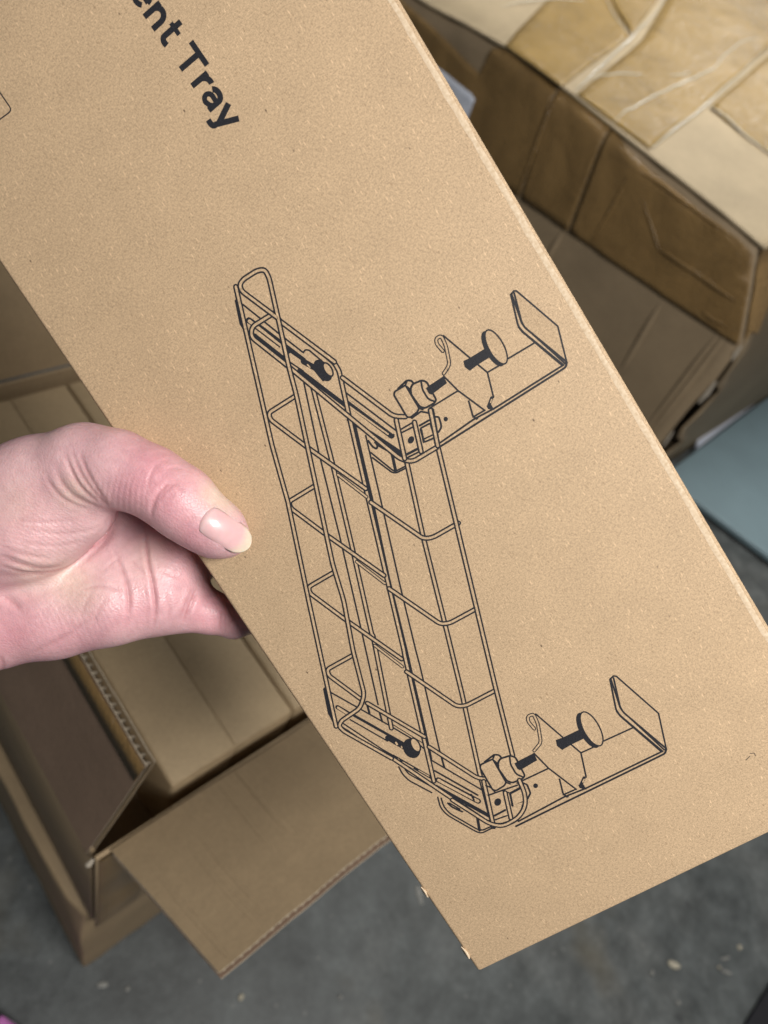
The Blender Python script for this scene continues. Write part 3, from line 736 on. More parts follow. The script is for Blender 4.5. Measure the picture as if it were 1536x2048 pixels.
# U rods
def urod(o, e_=0.0):
    o = np.asarray(o)
    wire([Z4(460, 500)+o, Z4(630, 632)+o], 0, 7.5*PM, 3.4*PM)
    wire([Z4(655, 663)+o, Z4(965, 878)+o, Z4(1020, 872)+o, Z4(1172, 786)+o+(Z4(1172, 786)-Z4(1020, 872))*e_], 14)
    wire([Z4(205, 38)+o, Z4(52, 135)+o, Z4(62, 175)+o, Z4(275, 335)+o, Z4(625, 583)+o], 11)
u0 = np.zeros(2); u1 = Z4(290, 1160)-Z4(175, 655)
urod(u0)
urod(u1, .04); urod(u1*2.0, .1)
# 4th: only its left half and the rail crossing
o_ = u1*3.0
wire([Z4(205, 38)+o_, Z4(52, 135)+o_, Z4(62, 175)+o_, Z4(275, 335)+o_], 11)
wire([Z3(395, 1000), Z4(1050, 330), Z4(1160, 790), Z4(1270, 1250), Z5(1235, 0), Z5(1360, 590), Z6(440, 190), Z6(548, 625)], 0)
# lower frame wire of the near end
wire([Z2(412, 486), Z2(245, 590), Z2(240, 668), Z2(520, 890), Z2(975, 1285), Z4(820, 405), Z4(890, 425), Z4(1045, 338)][0:4]+[Z2(970, 1262), Z4(830, 408), Z4(900, 425), Z4(1045, 338)], 11)
# far end frame
wire([Z5(290, 868), Z5(640, 1100), Z6(400, 1020), Z6(470, 1040), Z6(560, 1010), Z6(618, 940), Z6(615, 860), Z6(590, 765)], 12)
# rail A, rail B with its loops (in front)
wire([Z2(122, 282), Z2(400, 1500), Z4(165, 660), Z5(60, 0), Z5(252, 882)], 0)
wire([Z2(440, 520), Z2(170, 318), Z2(150, 270), Z2(180, 225), Z2(285, 158), Z2(345, 150), Z2(378, 215), Z2(530, 900), Z4(215, 30), Z4(280, 330), Z4(430, 1030), Z5(305, 0), Z5(370, 350), Z5(450, 660), Z5(420, 755), Z5(290, 842), Z5(272, 880), Z5(305, 915), Z5(640, 1105)], 12)
for k_ in range(3):
    pass
# D ends and little connecting wires at the far end
for P in (T(Z5, [(650, 870), (860, 1000)]),): pr.ribbon(P, 2*PM, 0)

_p0, _p1, _r0, _r1 = Z3(205, 920), Z3(1435, 640), Z6(433, 728), Z6(1455, 590)
_m = complex(*(_r1-_r0))/complex(*(_p1-_p0))
def Z3B(x, y):
    w = complex(*(Z3(x, y)-_p0))*_m; return _r0+np.array([w.real, w.imag])
def clamp(fn, second):
    q = lambda pts: T(fn, pts)
    # arm and end plate
    shape(q([(1010, 105), (1028, 84), (1048, 84), (1365, 355), (1435, 635), (1420, 640), (1110, 360), (1088, 330)]), 1)
    line(q([(1005, 112), (1060, 350), (1090, 392), (1408, 652)]), 1.1, 5); line(q([(1030, 100), (1088, 325), (1112, 365), (1432, 628)]), 1.1, 5)
    line(q([(1065, 360), (1095, 398), (1210, 495), (1400, 655)]), 1.2)
    x_ = 1 if second else 0
    line(q([(1410, 652), (880, 985), (720, 1070), (465-62*x_, 1248+40*x_)]), 1.1); line(q([(1435, 632), (1428, 668), (1380, 700), (468-80*x_, 1276+52*x_)]), 1.2, 4)
    line(q([(985, 603), (1192, 480)])); line(q([(825, 710), (910, 660)]))
    # angled plate
    line(q([(488, 428), (690, 598)])); line(q([(750, 648), (825, 710), (872, 900)])); line(q([(490, 740), (600, 850), (805, 1002)]))
    line(q([(380, 985), (600, 850)])); line(q([(682, 930), (712, 1040), (742, 1068)])); line(q([(715, 1052), (805, 1000)]))
    pr.ribbon(q([(725, 1065), (748, 1062)]), 4*PM, 0)
    pr.ribbon(q([(858, 905), (838, 960)]), 6.5*PM, 0); pr.ribbon(q([(858, 918), (850, 940)]), 2.6*PM, 1); fill(q([(818, 965), (850, 950), (880, 1000), (830, 990)]))
    wire(q([(482, 545), (435, 490), (430, 450), (470, 428), (505, 500), (535, 650), (490, 718)]), 8, 8*PM, 3.6*PM)
    # threaded rods
    fill(q([(355, 825), (488, 738), (515, 792), (395, 882)])); fill(q([(640, 622), (690, 598), (800, 530), (850, 590), (750, 652), (690, 698), (650, 668)]))
    # disc
    pr.poly(ell(fn, 868, 528, 62, 152, -.50), 0); P = ell(fn, 892, 514, 58, 146, -.50); pr.poly(P, 1); pr.ribbon(P+[P[0]], LW*.9, 0); fill(q([(800, 545), (830, 560), (850, 600), (820, 580)]))
    # knob
    shape(q([(135, 838), (205, 772), (240, 772), (262, 800), (240, 850), (200, 815)]), 1.2, 3)
    shape(q([(108, 885), (112, 858), (195, 808), (300, 985), (288, 1012), (232, 1056), (206, 1050)]), 1.1, 3)
    line(q([(195, 812), (205, 780)])); line(q([(300, 985), (330, 995)]))
    shape(q([(235, 832), (250, 800), (320, 770), (358, 782), (432, 920), (418, 945), (345, 985), (305, 972), (240, 880)]), 1.2, 4)
    line(q([(316, 780), (325, 840), (370, 915), (425, 935)]), 1.1, 6)
    fill(q([(352, 830), (395, 800), (425, 850), (395, 882), (375, 872)]))
    if second: return
    # joint block
    shape(q([(245, 1060), (315, 1010), (375, 1022), (300, 1080), (255, 1078)]), 1.1)
    line(q([(160, 1148), (255, 1092)])); line(q([(172, 1170), (260, 1125)]))
    pr.poly(ell(fn, 238, 1228, 23, 30, .5), 0); pr.poly(ell(fn, 505, 1068, 17, 18, 0), 0)
    line(q([(205, 1340), (292, 1295)]), 1.5); line(q([(215, 1362), (300, 1320)]))
    shape(q([(310, 1140), (385, 1100), (415, 1195), (412, 1215), (340, 1245)]), 1.1, 3); line(q([(305, 1118), (375, 1078)]), 1.2)
    line(q([(430, 1050), (452, 1052), (470, 1110), (470, 1135), (450, 1168)]), 1.1, 3); pr.ribbon(q([(318, 1150), (336, 1245)]), 4*PM, 0)
    wire(q([(265, 1092), (316, 1318)]), 0)
    wire(q([(125, 1075), (190, 1372)]), 0)
    line(q([(330, 1225), (425, 1180)]), .9)
clamp(Z3, False); clamp(Z3B, True)
Z9 = zz(600, 1300, 2.954)
def far_block():
    q = lambda *p: T(Z9, p)
    pr.poly(q((1105, 862), (1192, 828), (1240, 846), (1318, 806), (1325, 900), (1215, 1000), (1145, 1010)), 1)
    wire(q((1085, 775), (1140, 1025)), 0)
    line(q((1098, 800), (1128, 812), (1152, 838))); line(q((1112, 858), (1192, 830), (1240, 845))); line(q((1192, 830), (1285, 798))); line(q((1240, 845), (1312, 806)))
    line(q((1150, 978), (1212, 945)), 1.4); line(q((1152, 1003), (1222, 978))); line(q((1250, 915), (1318, 893)))
    shape(q((1240, 850), (1308, 815), (1320, 890), (1256, 920)), 1.0); pr.ribbon(q((1242, 852), (1256, 920)), 4.5*PM, 0)
    pr.poly(ell(Z9, 1168, 898, 20, 23, .5), 0); pr.poly(ell(Z9, 1392, 802, 14, 14, 0), 0)
    line(q((1318, 785), (1342, 795), (1362, 845), (1345, 878)), 1.1, 3)
    wire(q((1212, 842), (1246, 992)), 0)
    wire(q((1296, 768), (1330, 850), (1332, 925), (1290, 992), (1195, 1042), (1120, 1026), (900, 885)), 16)
far_block()
wire([Z3(388, 1000), Z4(1050, 330)], 0)
pd = pr.build('printed_drawing'); pd['label'] = 'black line drawing of a wire tray with two clamps printed on kraft board'

# lettering: strokes laid along the reading direction
tx = Print(); t0 = zz(0, 0, 2.954)(1066, 410); sx = zz(0, 0, 2.954)(1166, 398+157)-t0; sx /= np.linalg.norm(sx)
sy = np.array([-sx[1], sx[0]]) if (np.array([-sx[1], sx[0]])@(face((500, 100))-face((400, 170)))) > 0 else np.array([sx[1], -sx[0]])
PT_ = np.linalg.norm(face((380, 150))-face((340, 90)))/math.hypot(40, 60)*1.025
def tp_(s_, u_): return t0+sx*s_*PT_+sy*u_*PT_
SW = 12.0
def st(pts, w=SW, r=0): tx.ribbon(fillet([tp_(*p) for p in pts], r*PT_), w*PT_, 0, False)
def arc(cs, cu, rs, ru, a0, a1, n=16): return [(cs+rs*math.cos(math.radians(a_)), cu+ru*math.sin(math.radians(a_))) for a_ in np.linspace(a0, a1, n)]
# T
st([(0, 0), (0, 54)]); st([(-28, 50), (28, 50)], 11.5)
# r
st([(40, 0), (40, 42)]); st(arc(57, 20, 17, 17, 175, 75))
# a
st(arc(84, 28, 13.5, 9.5, 165, 0)+[(98, 0)]); st([(98, 24)]+[(90, 23)]+arc(82, 14, 11, 9.5, 95, 270)+[(92, 8), (98, 14)], 10.5)
# y
st([(113, 42), (131, 2)], 12.5); st([(149, 42), (129, -4)]+arc(120, -6, 9, 6.5, 0, -100, 6)+[(112, -12)], 12)
# t
st([(-70, 56), (-70, 14)]+arc(-60, 12, 10, 8, 180, 280, 8)+[(-53, 5)], 12); st([(-81, 38), (-53, 38)], 9.5)
# n
st([(-124, 0), (-124, 43)]); st(arc(-110, 22, 14.5, 15.5, 175, 0)+[(-95, 0)])
# e (cut by the picture edge) and the rest of the word outside the frame are left as the photo shows them
st([(-173, 22), (-139, 22)], 9); st(arc(-157, 21, 17, 16.5, 0, 318, 26), 11)
o = tx.build('printed_lettering'); o['label'] = 'bold black printed lettering ent Tray'
fr = Print(); zq = zz(0, 0, 2.954)
fr.ribbon(fillet([zq(-300, 110), zq(72, 652), zq(-200, 850)], 9*PM), 2.4*PM, 0); fr.build('printed_frame')
sm = Print()
for q in ([(1500, 1507), (1508, 1506), (1511, 1511)], [(1492, 1520), (1500, 1512)]): sm.ribbon([face(p) for p in q], 1.4*PM, 0)
sm.build('scuff_mark')
tag(hb, 'long kraft box printed with a wire tray drawing held in the hand', 'box')

# ------------------------------------------------------------------ hand (signed distance field -> surface net -> creases)
ZF = .2525
def hp(px, py, dz): return cam_pt((px, py), ZF+dz*.001)*1000          # mm, camera space
d1m, d2m, nm = d1, d2, ncam
def bp(pxy, a_, c_):
    """point in box coordinates: along the long edge level with pixel pxy, a_ mm right of the left edge, c_ mm behind the front face"""
    b_ = face(pxy)[1]; return (Ocam + (-d1)*b_ + d2*(a_*.001) + ncam*(c_*.001))*1000
G = {'thumb': [], 'palm': [], 'little': [], 'ring': [], 'middle': [], 'index': []}
def cone(g, a_, ra, b_, rb): G[g].append((np.asarray(a_), ra, np.asarray(b_), rb))
# thumb
cone('thumb', hp(457, 1073, -7.0), 6.6, hp(432, 1058, -8.2), 8.9)
cone('thumb', hp(432, 1058, -8.2), 8.9, hp(392, 1032, -9.5), 9.6)
cone('thumb', hp(392, 1032, -9.5), 9.6, hp(358, 1000, -11), 11.0)
cone('thumb', hp(358, 1000, -11), 10.9, hp(300, 962, -11), 11.0)
cone('thumb', hp(300, 962, -11), 11.0, hp(232, 938, -9), 12.3)
cone('thumb', hp(232, 938, -9), 12.3, hp(172, 936, -5), 14.2)
cone('thumb', hp(172, 936, -5), 14.2, hp(80, 975, 0), 17.0)
cone('thumb', hp(80, 975, 0), 17.0, hp(-30, 1020, 4), 19.5)
cone('thumb', hp(-30, 1020, 4), 19.5, hp(-160, 1080, 8), 23)
# thenar
cone('thumb', hp(150, 1010, 0), 14, hp(60, 1050, 2), 18.5); cone('thumb', hp(60, 1050, 2), 18.5, hp(-60, 1090, 6), 20)
# palm
cone('palm', hp(-160, 1215, 18), 20, hp(-20, 1232, 16), 18.2); cone('palm', hp(-20, 1232, 16), 18.2, hp(110, 1216, 17), 17); cone('palm', hp(110, 1216, 17), 17, hp(220, 1200, 18), 15.3)
cone('palm', hp(220, 1200, 18), 15.3, hp(310, 1192, 22), 12.8)
cone('palm', hp(-100, 1150, 22), 20, hp(120, 1140, 25), 17); cone('palm', hp(120, 1140, 25), 17, hp(300, 1110, 27), 15)
cone('palm', hp(160, 1160, 22), 15, hp(320, 1150, 24), 14); cone('palm', hp(-60, 1090, 26), 20, hp(250, 1060, 32), 15); cone('palm', hp(180, 1010, 26), 15, hp(300, 1020, 36), 13)
cone('palm', hp(310, 1192, 22), 12.8, hp(334, 1130, 26), 11.5); cone('palm', hp(334, 1130, 26), 11.5, hp(345, 1060, 33), 12.5)
cone('palm', hp(350, 1135, 28), 12, hp(390, 1128, 42), 8)
# wrist and forearm
wr = hp(-160, 1130, 12); cone('palm', hp(-120, 1130, 12), 24, np.array([-205., 28, 252]), 24); cone('palm', np.array([-205., 28, 252]), 24, np.array([-330., 62, 205]), 31)
cone('palm', np.array([-205., 40, 255]), 22, np.array([-330., 80, 210]), 29)
# little finger (visible), ring, middle, index wrap round the side and back
P = [hp(325, 1197, 22), hp(375, 1212, 24), hp(420, 1224, 27), hp(468, 1242, 33), bp((520, 1300), -6.5, 52), bp((545, 1330), -1, 68), bp((560, 1350), 9, 74.5)]
rr = [11.5, 9.3, 8.0, 6.5, 6.2, 5.8, 5.2]
for i in range(6): cone('little', P[i], rr[i], P[i+1], rr[i+1])
for g, px0, pxe, r0 in (('ring', (385, 1130), (455, 1200), 9.0), ('middle', (355, 1075), (400, 1110), 9.4), ('index', (330, 1025), (345, 1030), 9.2)):
    st_ = {'ring': hp(338, 1130, 29), 'middle': hp(338, 1075, 34), 'index': hp(322, 1030, 38)}[g]
    P = [st_, bp(px0, -12.5, 46), bp(pxe, -9.5, 66), bp(pxe, 4, 75.2), bp(pxe, 22, 74.8)]
    rr = [11.5, r0+.6, r0, r0-1, r0-2]
    for i in range(4): cone(g, P[i], rr[i], P[i+1], rr[i+1])
def sd_cone(X, a_, r1, b_, r2):
    ba = b_-a_; l2 = ba@ba; rr_ = r1-r2; a2 = l2-rr_*rr_; il2 = 1/l2
    pa = X-a_; y = pa@ba; z_ = y-l2
    xv = pa*l2-ba*y[:, None]; x2 = (xv*xv).sum(1); y2 = y*y*l2; z2_ = z_*z_*l2
    k_ = np.sign(rr_)*rr_*rr_*x2
    out = (np.sqrt(x2*a2*il2)+y*rr_)*il2-r1
    c1_ = np.sign(z_)*a2*z2_ > k_; c2_ = np.sign(y)*a2*y2 < k_
    out = np.where(c2_, np.sqrt(x2+y2)*il2-r1, out); out = np.where(c1_, np.sqrt(x2+z2_)*il2-r2, out)
    return out
def smin(a_, b_, k_):
    h_ = np.clip(.5+.5*(b_-a_)/k_, 0, 1); return b_*(1-h_)+a_*h_-k_*h_*(1-h_)
KG = {'thumb': 4.5, 'palm': 7, 'little': 2.5, 'ring': 2.5, 'middle': 2.5, 'index': 2.5}
def sdf(X):
    d = {}
    for g, cs in G.items():
        v = None
        for c_ in cs:
            lo = np.minimum(c_[0]-c_[1], c_[2]-c_[3])-16; hi = np.maximum(c_[0]+c_[1], c_[2]+c_[3])+16
            m_ = np.all((X > lo) & (X < hi), 1); s_ = np.full(len(X), 40.); s_[m_] = sd_cone(X[m_], *c_)
            v = s_ if v is None else smin(v, s_, KG[g])
        d[g] = v
    r = smin(d['palm'], d['little'], 5)
    for g in ('ring', 'middle', 'index'): r = smin(r, d[g], 4)
    return smin(r, d['thumb'], 4.0)
vox = 1.0
lo = np.array([-352., -48, 172]); hi = np.array([-20., 118, 345]); nn3 = np.ceil((hi-lo)/vox).astype(int)
gx, gy, gz = [lo[i]+np.arange(nn3[i])*vox for i in range(3)]
Dg = np.full(tuple(nn3), 40., np.float32)
# coarse cull first
cs_ = 6
cgx, cgy, cgz = gx[::cs_], gy[::cs_], gz[::cs_]
cX = np.stack(np.meshgrid(cgx, cgy, cgz, indexing='ij'), -1).reshape(-1, 3)
cd = sdf(cX).reshape(len(cgx), len(cgy), len(cgz))
near = np.abs(cd) < cs_*vox*1.9
full = np.repeat(np.repeat(np.repeat(near, cs_, 0), cs_, 1), cs_, 2)[:nn3[0], :nn3[1], :nn3[2]]
sgn = np.repeat(np.repeat(np.repeat(cd, cs_, 0), cs_, 1), cs_, 2)[:nn3[0], :nn3[1], :nn3[2]]
# dilate by one coarse cell backwards
pad = full.copy()
for ax in range(3): pad |= np.roll(pad, -cs_, ax) | np.roll(pad, cs_, ax)
Dg[:] = np.where(sgn < 0, -10, 40)
ii = np.argwhere(pad); Dg[pad] = sdf(lo+ii*vox)
Dg[0] = np.maximum(Dg[0], 1); Dg[1] = np.maximum(Dg[1], .2)
inside = Dg < 0
def surface_net(Dg, lo, vox):
    ins = Dg < 0; nx, ny, nz = Dg.shape
    cnt = np.zeros((nx-1, ny-1, nz-1), np.int8); acc = np.zeros((nx-1, ny-1, nz-1, 3), np.float32)
    cor8 = [(i, j, k_) for i in (0, 1) for j in (0, 1) for k_ in (0, 1)]
    sl = lambda c_: Dg[c_[0]:nx-1+c_[0], c_[1]:ny-1+c_[1], c_[2]:nz-1+c_[2]]
    for c_ in cor8:
        for ax in range(3):
            if c_[ax] == 0:
                e = list(c_); e[ax] = 1; a_, b_ = sl(c_), sl(tuple(e)); cr = (a_ < 0) != (b_ < 0)
                t_ = np.where(cr, a_/(a_-b_+1e-12), 0); cnt += cr
                for q in range(3):
                    acc[..., q] += np.where(cr, c_[q] if q != ax else t_, 0)
    act = cnt > 0; idx = -np.ones(act.shape, np.int64); cells = np.argwhere(act); idx[act] = np.arange(len(cells))
    V = lo+(cells+acc[act]/cnt[act][:, None])*vox
    Fs = []
    for ax in range(3):
        o1, o2 = [(1, 2), (2, 0), (0, 1)][ax]
        sl0 = [slice(1, n_-1) for n_ in Dg.shape]; sl0[ax] = slice(0, Dg.shape[ax]-1); sl1 = list(sl0); sl1[ax] = slice(1, Dg.shape[ax])
        a_ = ins[tuple(sl0)]; b_ = ins[tuple(sl1)]
        for flip, m_ in ((False, a_ & ~b_), (True, ~a_ & b_)):
            p = np.argwhere(m_); off = np.ones(3, int); off[ax] = 0; p = p+off
            e1 = np.zeros(3, int); e1[o1] = 1; e2 = np.zeros(3, int); e2[o2] = 1
            q = [p-e1-e2, p-e2, p, p-e1]; f = np.stack([idx[tuple(w.T)] for w in q], 1)
            Fs.append(f[:, ::-1] if flip else f)
    return V, np.concatenate(Fs)
HV, HF = surface_net(Dg, lo, vox)
# light relaxation
E_ = np.concatenate([HF[:, [0, 1]], HF[:, [1, 2]], HF[:, [2, 3]], HF[:, [3, 0]]])
for it in range(3):
    s_ = np.zeros_like(HV); n_ = np.zeros(len(HV))
    np.add.at(s_, E_[:, 0], HV[E_[:, 1]]); np.add.at(s_, E_[:, 1], HV[E_[:, 0]]); np.add.at(n_, E_[:, 0], 1); np.add.at(n_, E_[:, 1], 1)
    HV = HV*.5+.5*s_/n_[:, None]
me = bpy.data.meshes.new('hand'); me.from_pydata(c2w(HV*.001).tolist(), [], HF.tolist()); me.update()
tmp = bpy.data.objects.new('tmp', me); COL.objects.link(tmp)
md = tmp.modifiers.new('s', 'SUBSURF'); md.levels = 1; md.render_levels = 1
dg = bpy.context.evaluated_depsgraph_get(); me2 = bpy.data.meshes.new_from_object(tmp.evaluated_get(dg))
bpy.data.objects.remove(tmp); bpy.data.meshes.remove(me)
nV = len(me2.vertices); co = np.empty(nV*3); me2.vertices.foreach_get('co', co); co = co.reshape(-1, 3)
no = np.empty(nV*3, np.float32); me2.vertex_normals.foreach_get('vector', no); no = no.reshape(-1, 3).astype(float)
cc = (co-C)@R                                              # camera space
px = cc[:, 0]/cc[:, 2]*F+CX; py = cc[:, 1]/cc[:, 2]*F+CY
nc = no@R
if (nc[np.argmin(cc[:, 2])][2]) > 0:                       # outward normals expected to face the camera there
    me2.flip_normals(); no = -no; nc = -nc
vis = np.clip(-nc[:, 2]*2.0, 0, 1)
def pdist(P):
    """distance in px to the polyline and a fade towards its two ends"""
    best = np.full(nV, 1e9); at_ = np.zeros(nV); P = [np.array(p, float) for p in P]; n_ = len(P)-1
    for i, (a_, b_) in enumerate(zip(P[:-1], P[1:])):
        ab = b_-a_; t_ = np.clip(((px-a_[0])*ab[0]+(py-a_[1])*ab[1])/(ab@ab), 0, 1)
        d_ = np.hypot(px-a_[0]-t_*ab[0], py-a_[1]-t_*ab[1]); m_ = d_ < best; best[m_] = d_[m_]; at_[m_] = (i+t_[m_])/n_
    return best, np.clip(np.minimum(at_, 1-at_)*3.5+.05, 0, 1)
def curve(P, n_=8):
    P = np.array(P, float); out = []
    for i in range(len(P)-1):
        p0, p1, p2, p3 = P[max(i-1, 0)], P[i], P[i+1], P[min(i+2, len(P)-1)]
        for t_ in np.linspace(0, 1, n_, endpoint=False):
            out.append(.5*((2*p1)+(-p0+p2)*t_+(2*p0-5*p1+4*p2-p3)*t_**2+(-p0+3*p1-3*p2+p3)*t_**3))
    out.append(P[-1]); return out
disp = np.zeros(nV); crease_shade = np.zeros(nV)
thm = np.array([0])
layer_thumb = cc[:, 2] < .2525+.0055                        # thumb / thenar level against the palm behind it
creases = [  # polyline (photo px), depth mm, width px, which level ('t' thumb, 'p' palm, 'a' all)
    ([(223, 1016), (224, 1040), (213, 1068), (180, 1102), (130, 1138), (60, 1152), (-20, 1150)], 1.7, 9, 'a'),
    ([(228, 1100), (243, 1135), (254, 1171), (258, 1215), (250, 1261)], .75, 4.5, 'a'),
    ([(288, 1050), (292, 1085), (296, 1125), (306, 1171), (311, 1222), (304, 1263)], .95, 4.2, 'a'),
    ([(262, 1120), (275, 1135), (296, 1155)], .3, 3, 'a'),
    ([(160, 1180), (200, 1172), (240, 1180)], .35, 4, 'a'),
    ([(395, 1174), (382, 1206), (366, 1248)], .9, 5, 'a'), ([(388, 1172), (373, 1205), (356, 1248)], .4, 4, 'a'),
    ([(446, 1220), (443, 1245), (442, 1266)], .5, 3.5, 'a'), ([(452, 1222), (449, 1268)], .3, 3, 'a'),
    ([(129, 903), (140, 935), (160, 972), (190, 1000), (216, 1012)], .6, 4.5, 'a'), ([(144, 900), (156, 935), (176, 970), (205, 1003), (220, 1013)], .6, 4.5, 'a'),
    ([(109, 928), (122, 962), (145, 990), (190, 1012), (220, 1017)], .45, 5, 'a'), ([(158, 900), (172, 940), (195, 980), (216, 1006)], .55, 4.5, 'a'),
    ([(90, 945), (105, 975), (135, 1003), (185, 1022)], .35, 4, 'a'),
    ([(302, 1036), (304, 1018), (312, 995), (328, 976), (346, 962)], .5, 5, 'a'), ([(296, 985), (299, 958), (308, 937), (322, 925), (340, 918)], .22, 4, 'a'),
    ([(318, 1005), (330, 985), (352, 965)], .2, 3, 'a'), ([(330, 940), (350, 935), (368, 940)], .16, 3, 'a'),
    ([(340, 968), (356, 972), (376, 985)], .25, 3, 'a'),
    ([(0, 1112), (40, 1128), (90, 1138), (130, 1132)], .7, 6, 'a'), ([(0, 1130), (60, 1150), (110, 1152)], .5, 5, 'a'), ([(0, 1092), (50, 1110), (110, 1118)], .3, 4, 'a'),
    ([(0, 1190), (20, 1200), (45, 1225)], .6, 7, 'a'), ([(0, 1310), (5, 1330), (8, 1345)], .6, 5, 'a'), ([(90, 1300), (130, 1275), (175, 1240)], .3, 8, 'a'), ([(60, 1305), (100, 1290), (150, 1262)], .3, 7, 'a'),
    ([(60, 1060), (120, 1068), (180, 1060), (210, 1045)], .25, 4, 'a'), ([(40, 1085), (110, 1092), (175, 1080)], .22, 4, 'a'), ([(20, 1040), (90, 1045), (160, 1040)], .2, 4, 'a'),
    ([(205, 1140), (225, 1125), (245, 1108)], .2, 3, 'a'), ([(190, 1175), (170, 1210), (158, 1240)], .22, 5, 'a'), ([(215, 1190), (195, 1225), (188, 1255)], .2, 5, 'a'), ([(320, 1140), (345, 1150), (372, 1160)], .2, 3.5, 'a'),
    ([(335, 1180), (340, 1215), (335, 1248)], .3, 4, 'a'),
]
for P, dep, w_, lv in creases:
    d_, fd_ = pdist(curve(P)); g_ = np.exp(-(d_/w_)**2)*fd_
    dep *= .8; disp -= dep*vis*g_; disp += .2*dep*vis*fd_*np.exp(-((d_-2.2*w_)/(w_*1.3))**2); crease_shade = np.maximum(crease_shade, np.exp(-(d_/3.0)**2)*fd_*min(1, dep*1.3))
# fine radiating wrinkles along the thumb side and thenar
ang = (px*.42+py*.9); 
fine = np.sin(px*.55+9*np.sin(py*.021)+.12*py)*np.exp(-(((px-245)/70)**2+((py-985)/38)**2))*.07
fine += np.sin(py*.62-.25*px+5*np.sin(px*.03))*np.exp(-(((px-90)/110)**2+((py-1080)/60)**2))*.07
fine += np.sin(px*.5-.35*py+4*np.sin(py*.04))*np.exp(-(((px-150)/110)**2+((py-1230)/70)**2))*.05
disp += fine*vis
co2 = co+no*(disp*.001)[:, None]
me2.vertices.foreach_set('co', co2.ravel()); me2.update()
# natural red and pale skin tones, plus crease shade painted in
gs = lambda x, y, r: np.exp(-(((px-x)**2+(py-y)**2)/r**2))
red = .9*gs(300, 925, 60)+.8*gs(330, 1000, 55)+.7*gs(385, 1070, 45)+.9*gs(20, 1270, 70)+.5*gs(150, 1265, 60)+.7*gs(270, 1225, 55)+.9*gs(430, 1228, 60)+.5*gs(345, 1150, 60)+.5*gs(400, 960, 40)+.4*gs(60, 1060, 90)+.5*gs(250, 985, 40)
pale = .8*gs(455, 1005, 32)+.7*gs(425, 985, 30)+.6*gs(150, 985, 40)+.5*gs(130, 1150, 45)+.5*gs(160, 1190, 50)+.5*gs(60, 1150, 40)+.4*gs(30, 1010, 60)+.3*gs(300, 1110, 40)
me2.attributes.new('red', 'FLOAT', 'POINT').data.foreach_set('value', np.clip(red*.62, 0, .7).astype(np.float32))
me2.attributes.new('crease_shade', 'FLOAT', 'POINT').data.foreach_set('value', np.clip(crease_shade, 0, 1).astype(np.float32))
me2.attributes.new('pale', 'FLOAT', 'POINT').data.foreach_set('value', np.clip(pale, 0, 1).astype(np.float32))
def skin_mat():
    k = NT('skin', .42, .45)
    at = lambda nm_: (lambda a_: (setattr(a_, 'attribute_name', nm_), a_.outputs['Fac'])[1])(k.n.new('ShaderNodeAttribute'))
    v = k.map()
    n = k.noise(v, 110, 4, .6); n2 = k.noise(v, 420, 3, .6); n3 = k.noise(v, 38, 3, .5)
    c = k.ramp(n3, [(.3, (.59, .352, .385)), (.7, (.71, .478, .485))])
    c = k.mix(at('red'), c, (.63, .265, .32)); c = k.mix(at('pale'), c, (.70, .54, .46))
    c = k.mix(.35, c, k.ramp(n, [(.3, (.80, .68, .70)), (.7, (1.12, 1.12, 1.1))]), 'MULTIPLY')
    c = k.mix(.25, c, k.ramp(n2, [(.3, (.75, .7, .7)), (.7, g3(1.2))]), 'MULTIPLY')
    c = k.mix(k.math('MULTIPLY', at('crease_shade'), .55), c, (.40, .14, .15))  # redder skin in the creases, with their shade painted into the base colour
    k.col(c)
    k.b.inputs['Subsurface Weight'].default_value = .22; k.b.inputs['Subsurface Radius'].default_value = (1, .32, .2); k.b.inputs['Subsurface Scale'].default_value = .0035
    k.link(k.ramp(n2, [(.3, g3(.30)), (.7, g3(.50))]), k.b.inputs['Roughness'])
    vo = k.vor(k.map((1, .55, 1), (0, .3, .7)), 1500); vo2 = k.vor(k.map((.5, 1, 1), (.4, 0, -.4)), 1900)
    p = k.bump(k.math('ADD', vo, vo2), .22, .00035); k.bump(n2, .10, .0006, p)
    return k.m
SKIN = skin_mat(); me2.materials.clear(); me2.materials.append(SKIN); me2.polygons.foreach_set('use_smooth', [True]*len(me2.polygons)); me2.polygons.foreach_set('material_index', [0]*len(me2.polygons)); me2.name = 'hand'
hand = bpy.data.objects.new('hand', me2); COL.objects.link(hand)
tag(hand, 'bare left hand gripping the edge of the held kraft box with its thumb on top', 'hand')
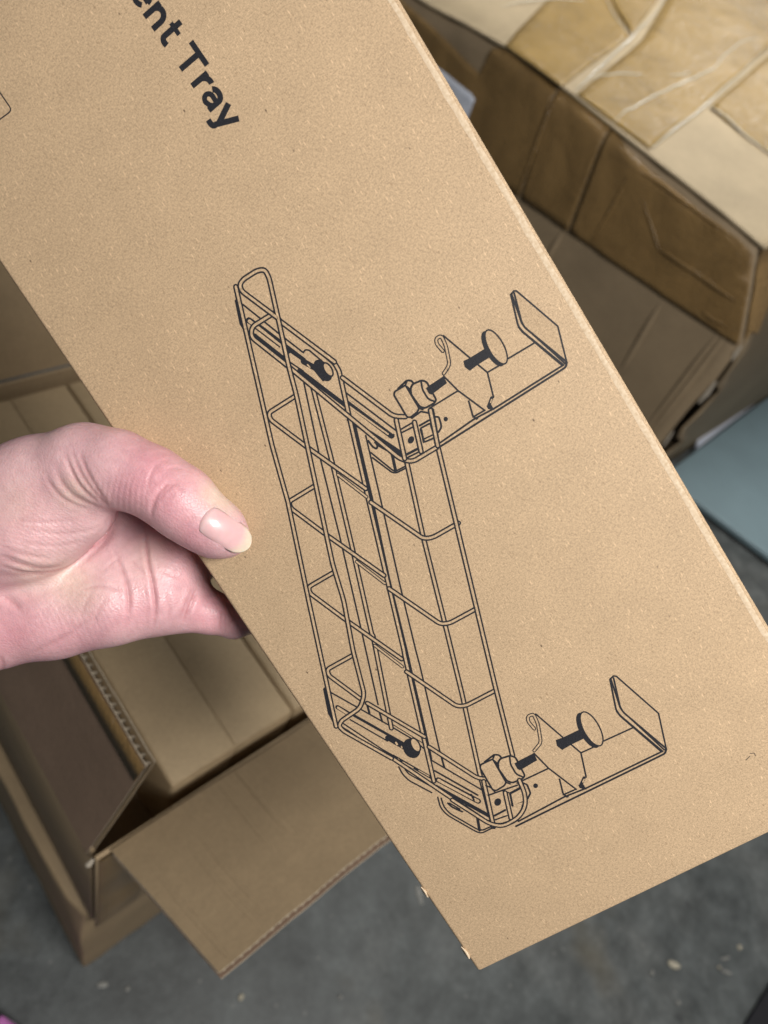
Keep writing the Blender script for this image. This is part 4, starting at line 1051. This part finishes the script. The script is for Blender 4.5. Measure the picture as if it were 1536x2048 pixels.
# thumbnail: curved plate laid over the thumb tip
def march(Pp):
    """camera-space depths (mm) where the rays through pixels Pp meet the hand"""
    r = np.stack([(Pp[:, 0]-CX)/F, (Pp[:, 1]-CY)/F, np.ones(len(Pp))], 1); d_ = np.full(len(Pp), 225.)
    for i in range(60):
        s_ = sdf(r*d_[:, None]); d_ = np.minimum(d_+s_*.75, 300)
    return d_
def nail():
    ax0 = np.array([403., 1034.]); ax1 = np.array([498., 1094.]); L = np.linalg.norm(ax1-ax0); ud = (ax1-ax0)/L; sd_ = np.array([ud[1], -ud[0]])   # sd_ points up right
    NU, NV = 26, 18; V = []; tt = np.linspace(-1, 1, NV+1); ss = .5-.5*np.cos(np.linspace(0, math.pi, NU+1)); top = []; ST = []
    for s_ in ss:
        hw = 31*(1-.05*s_)
        if s_ < .2: hw *= .55+.45*math.sqrt(max(0, 1-((.2-s_)/.2)**2))
        if s_ > .62: hw *= max(.0, 1-((s_-.62)/.38)**2.3)**.5
        for t_ in tt:
            top.append(ax0+ud*(L*(s_+.05*t_*t_*(1-s_)))+sd_*(hw*t_+1.5)); ST.append((s_, t_*hw/31))
    top = np.array(top); ST = np.array(ST); dep = march(top)
    good = (dep < 256) & (ST[:, 0] < .8)
    B_ = lambda q: np.stack([np.ones(len(q)), q[:, 0], q[:, 1], q[:, 0]**2, q[:, 1]**2, q[:, 0]*q[:, 1]], 1)
    cf = np.linalg.lstsq(B_(ST[good]), dep[good], rcond=None)[0]
    res = dep[good]-B_(ST[good])@cf
    dfit = B_(ST)@cf+min(0, np.percentile(res, 12))-.02+.8*np.clip(np.abs(ST[:, 1])**6+np.clip(1-ST[:, 0]/.08, 0, 1)**2, 0, 1)*(ST[:, 0] < .75)
    V = [cam_pt(top[i], dfit[i]*.001) for i in range(len(top))]
    V = c2w(np.array(V)); Fc = [(i*(NV+1)+j, (i+1)*(NV+1)+j, (i+1)*(NV+1)+j+1, i*(NV+1)+j+1) for i in range(NU) for j in range(NV)]
    k = NT('nail', .32, .45)
    a_ = k.n.new('ShaderNodeAttribute'); a_.attribute_name = 'tip'
    c = k.ramp(a_.outputs['Fac'], [(.0, (.66, .40, .41)), (.10, (.70, .47, .47)), (.22, (.70, .43, .44)), (.78, (.70, .43, .44)), (.90, (.70, .57, .47)), (1, (.72, .62, .49))])
    k.col(k.mix(.25, c, k.ramp(k.noise(k.map((1, 1, 1)), 500, 2), [(.3, g3(.85)), (.7, g3(1.1))]), 'MULTIPLY'))
    k.b.inputs['Subsurface Weight'].default_value = .15; k.b.inputs['Subsurface Scale'].default_value = .002; k.b.inputs['Coat Weight'].default_value = .25
    o = mesh('thumbnail', V, Fc, k.m, None, True); o.parent = hand
    tipv = [q[0]+.16*abs(q[1])**2.2 if q[0] > .4 else q[0] for q in ST]
    o.data.attributes.new('tip', 'FLOAT', 'POINT').data.foreach_set('value', np.array(tipv, np.float32))
    so = o.modifiers.new('solid', 'SOLIDIFY'); so.thickness = .0005; so.offset = 0
    # normals towards the camera
    c0 = o.data.polygons[60]
    if c0.normal.dot(Vector(C)-c0.center) < 0: o.data.flip_normals()
    return o
nail()
for o in bpy.data.objects:
    if '_loc0' in o: del o['_loc0']
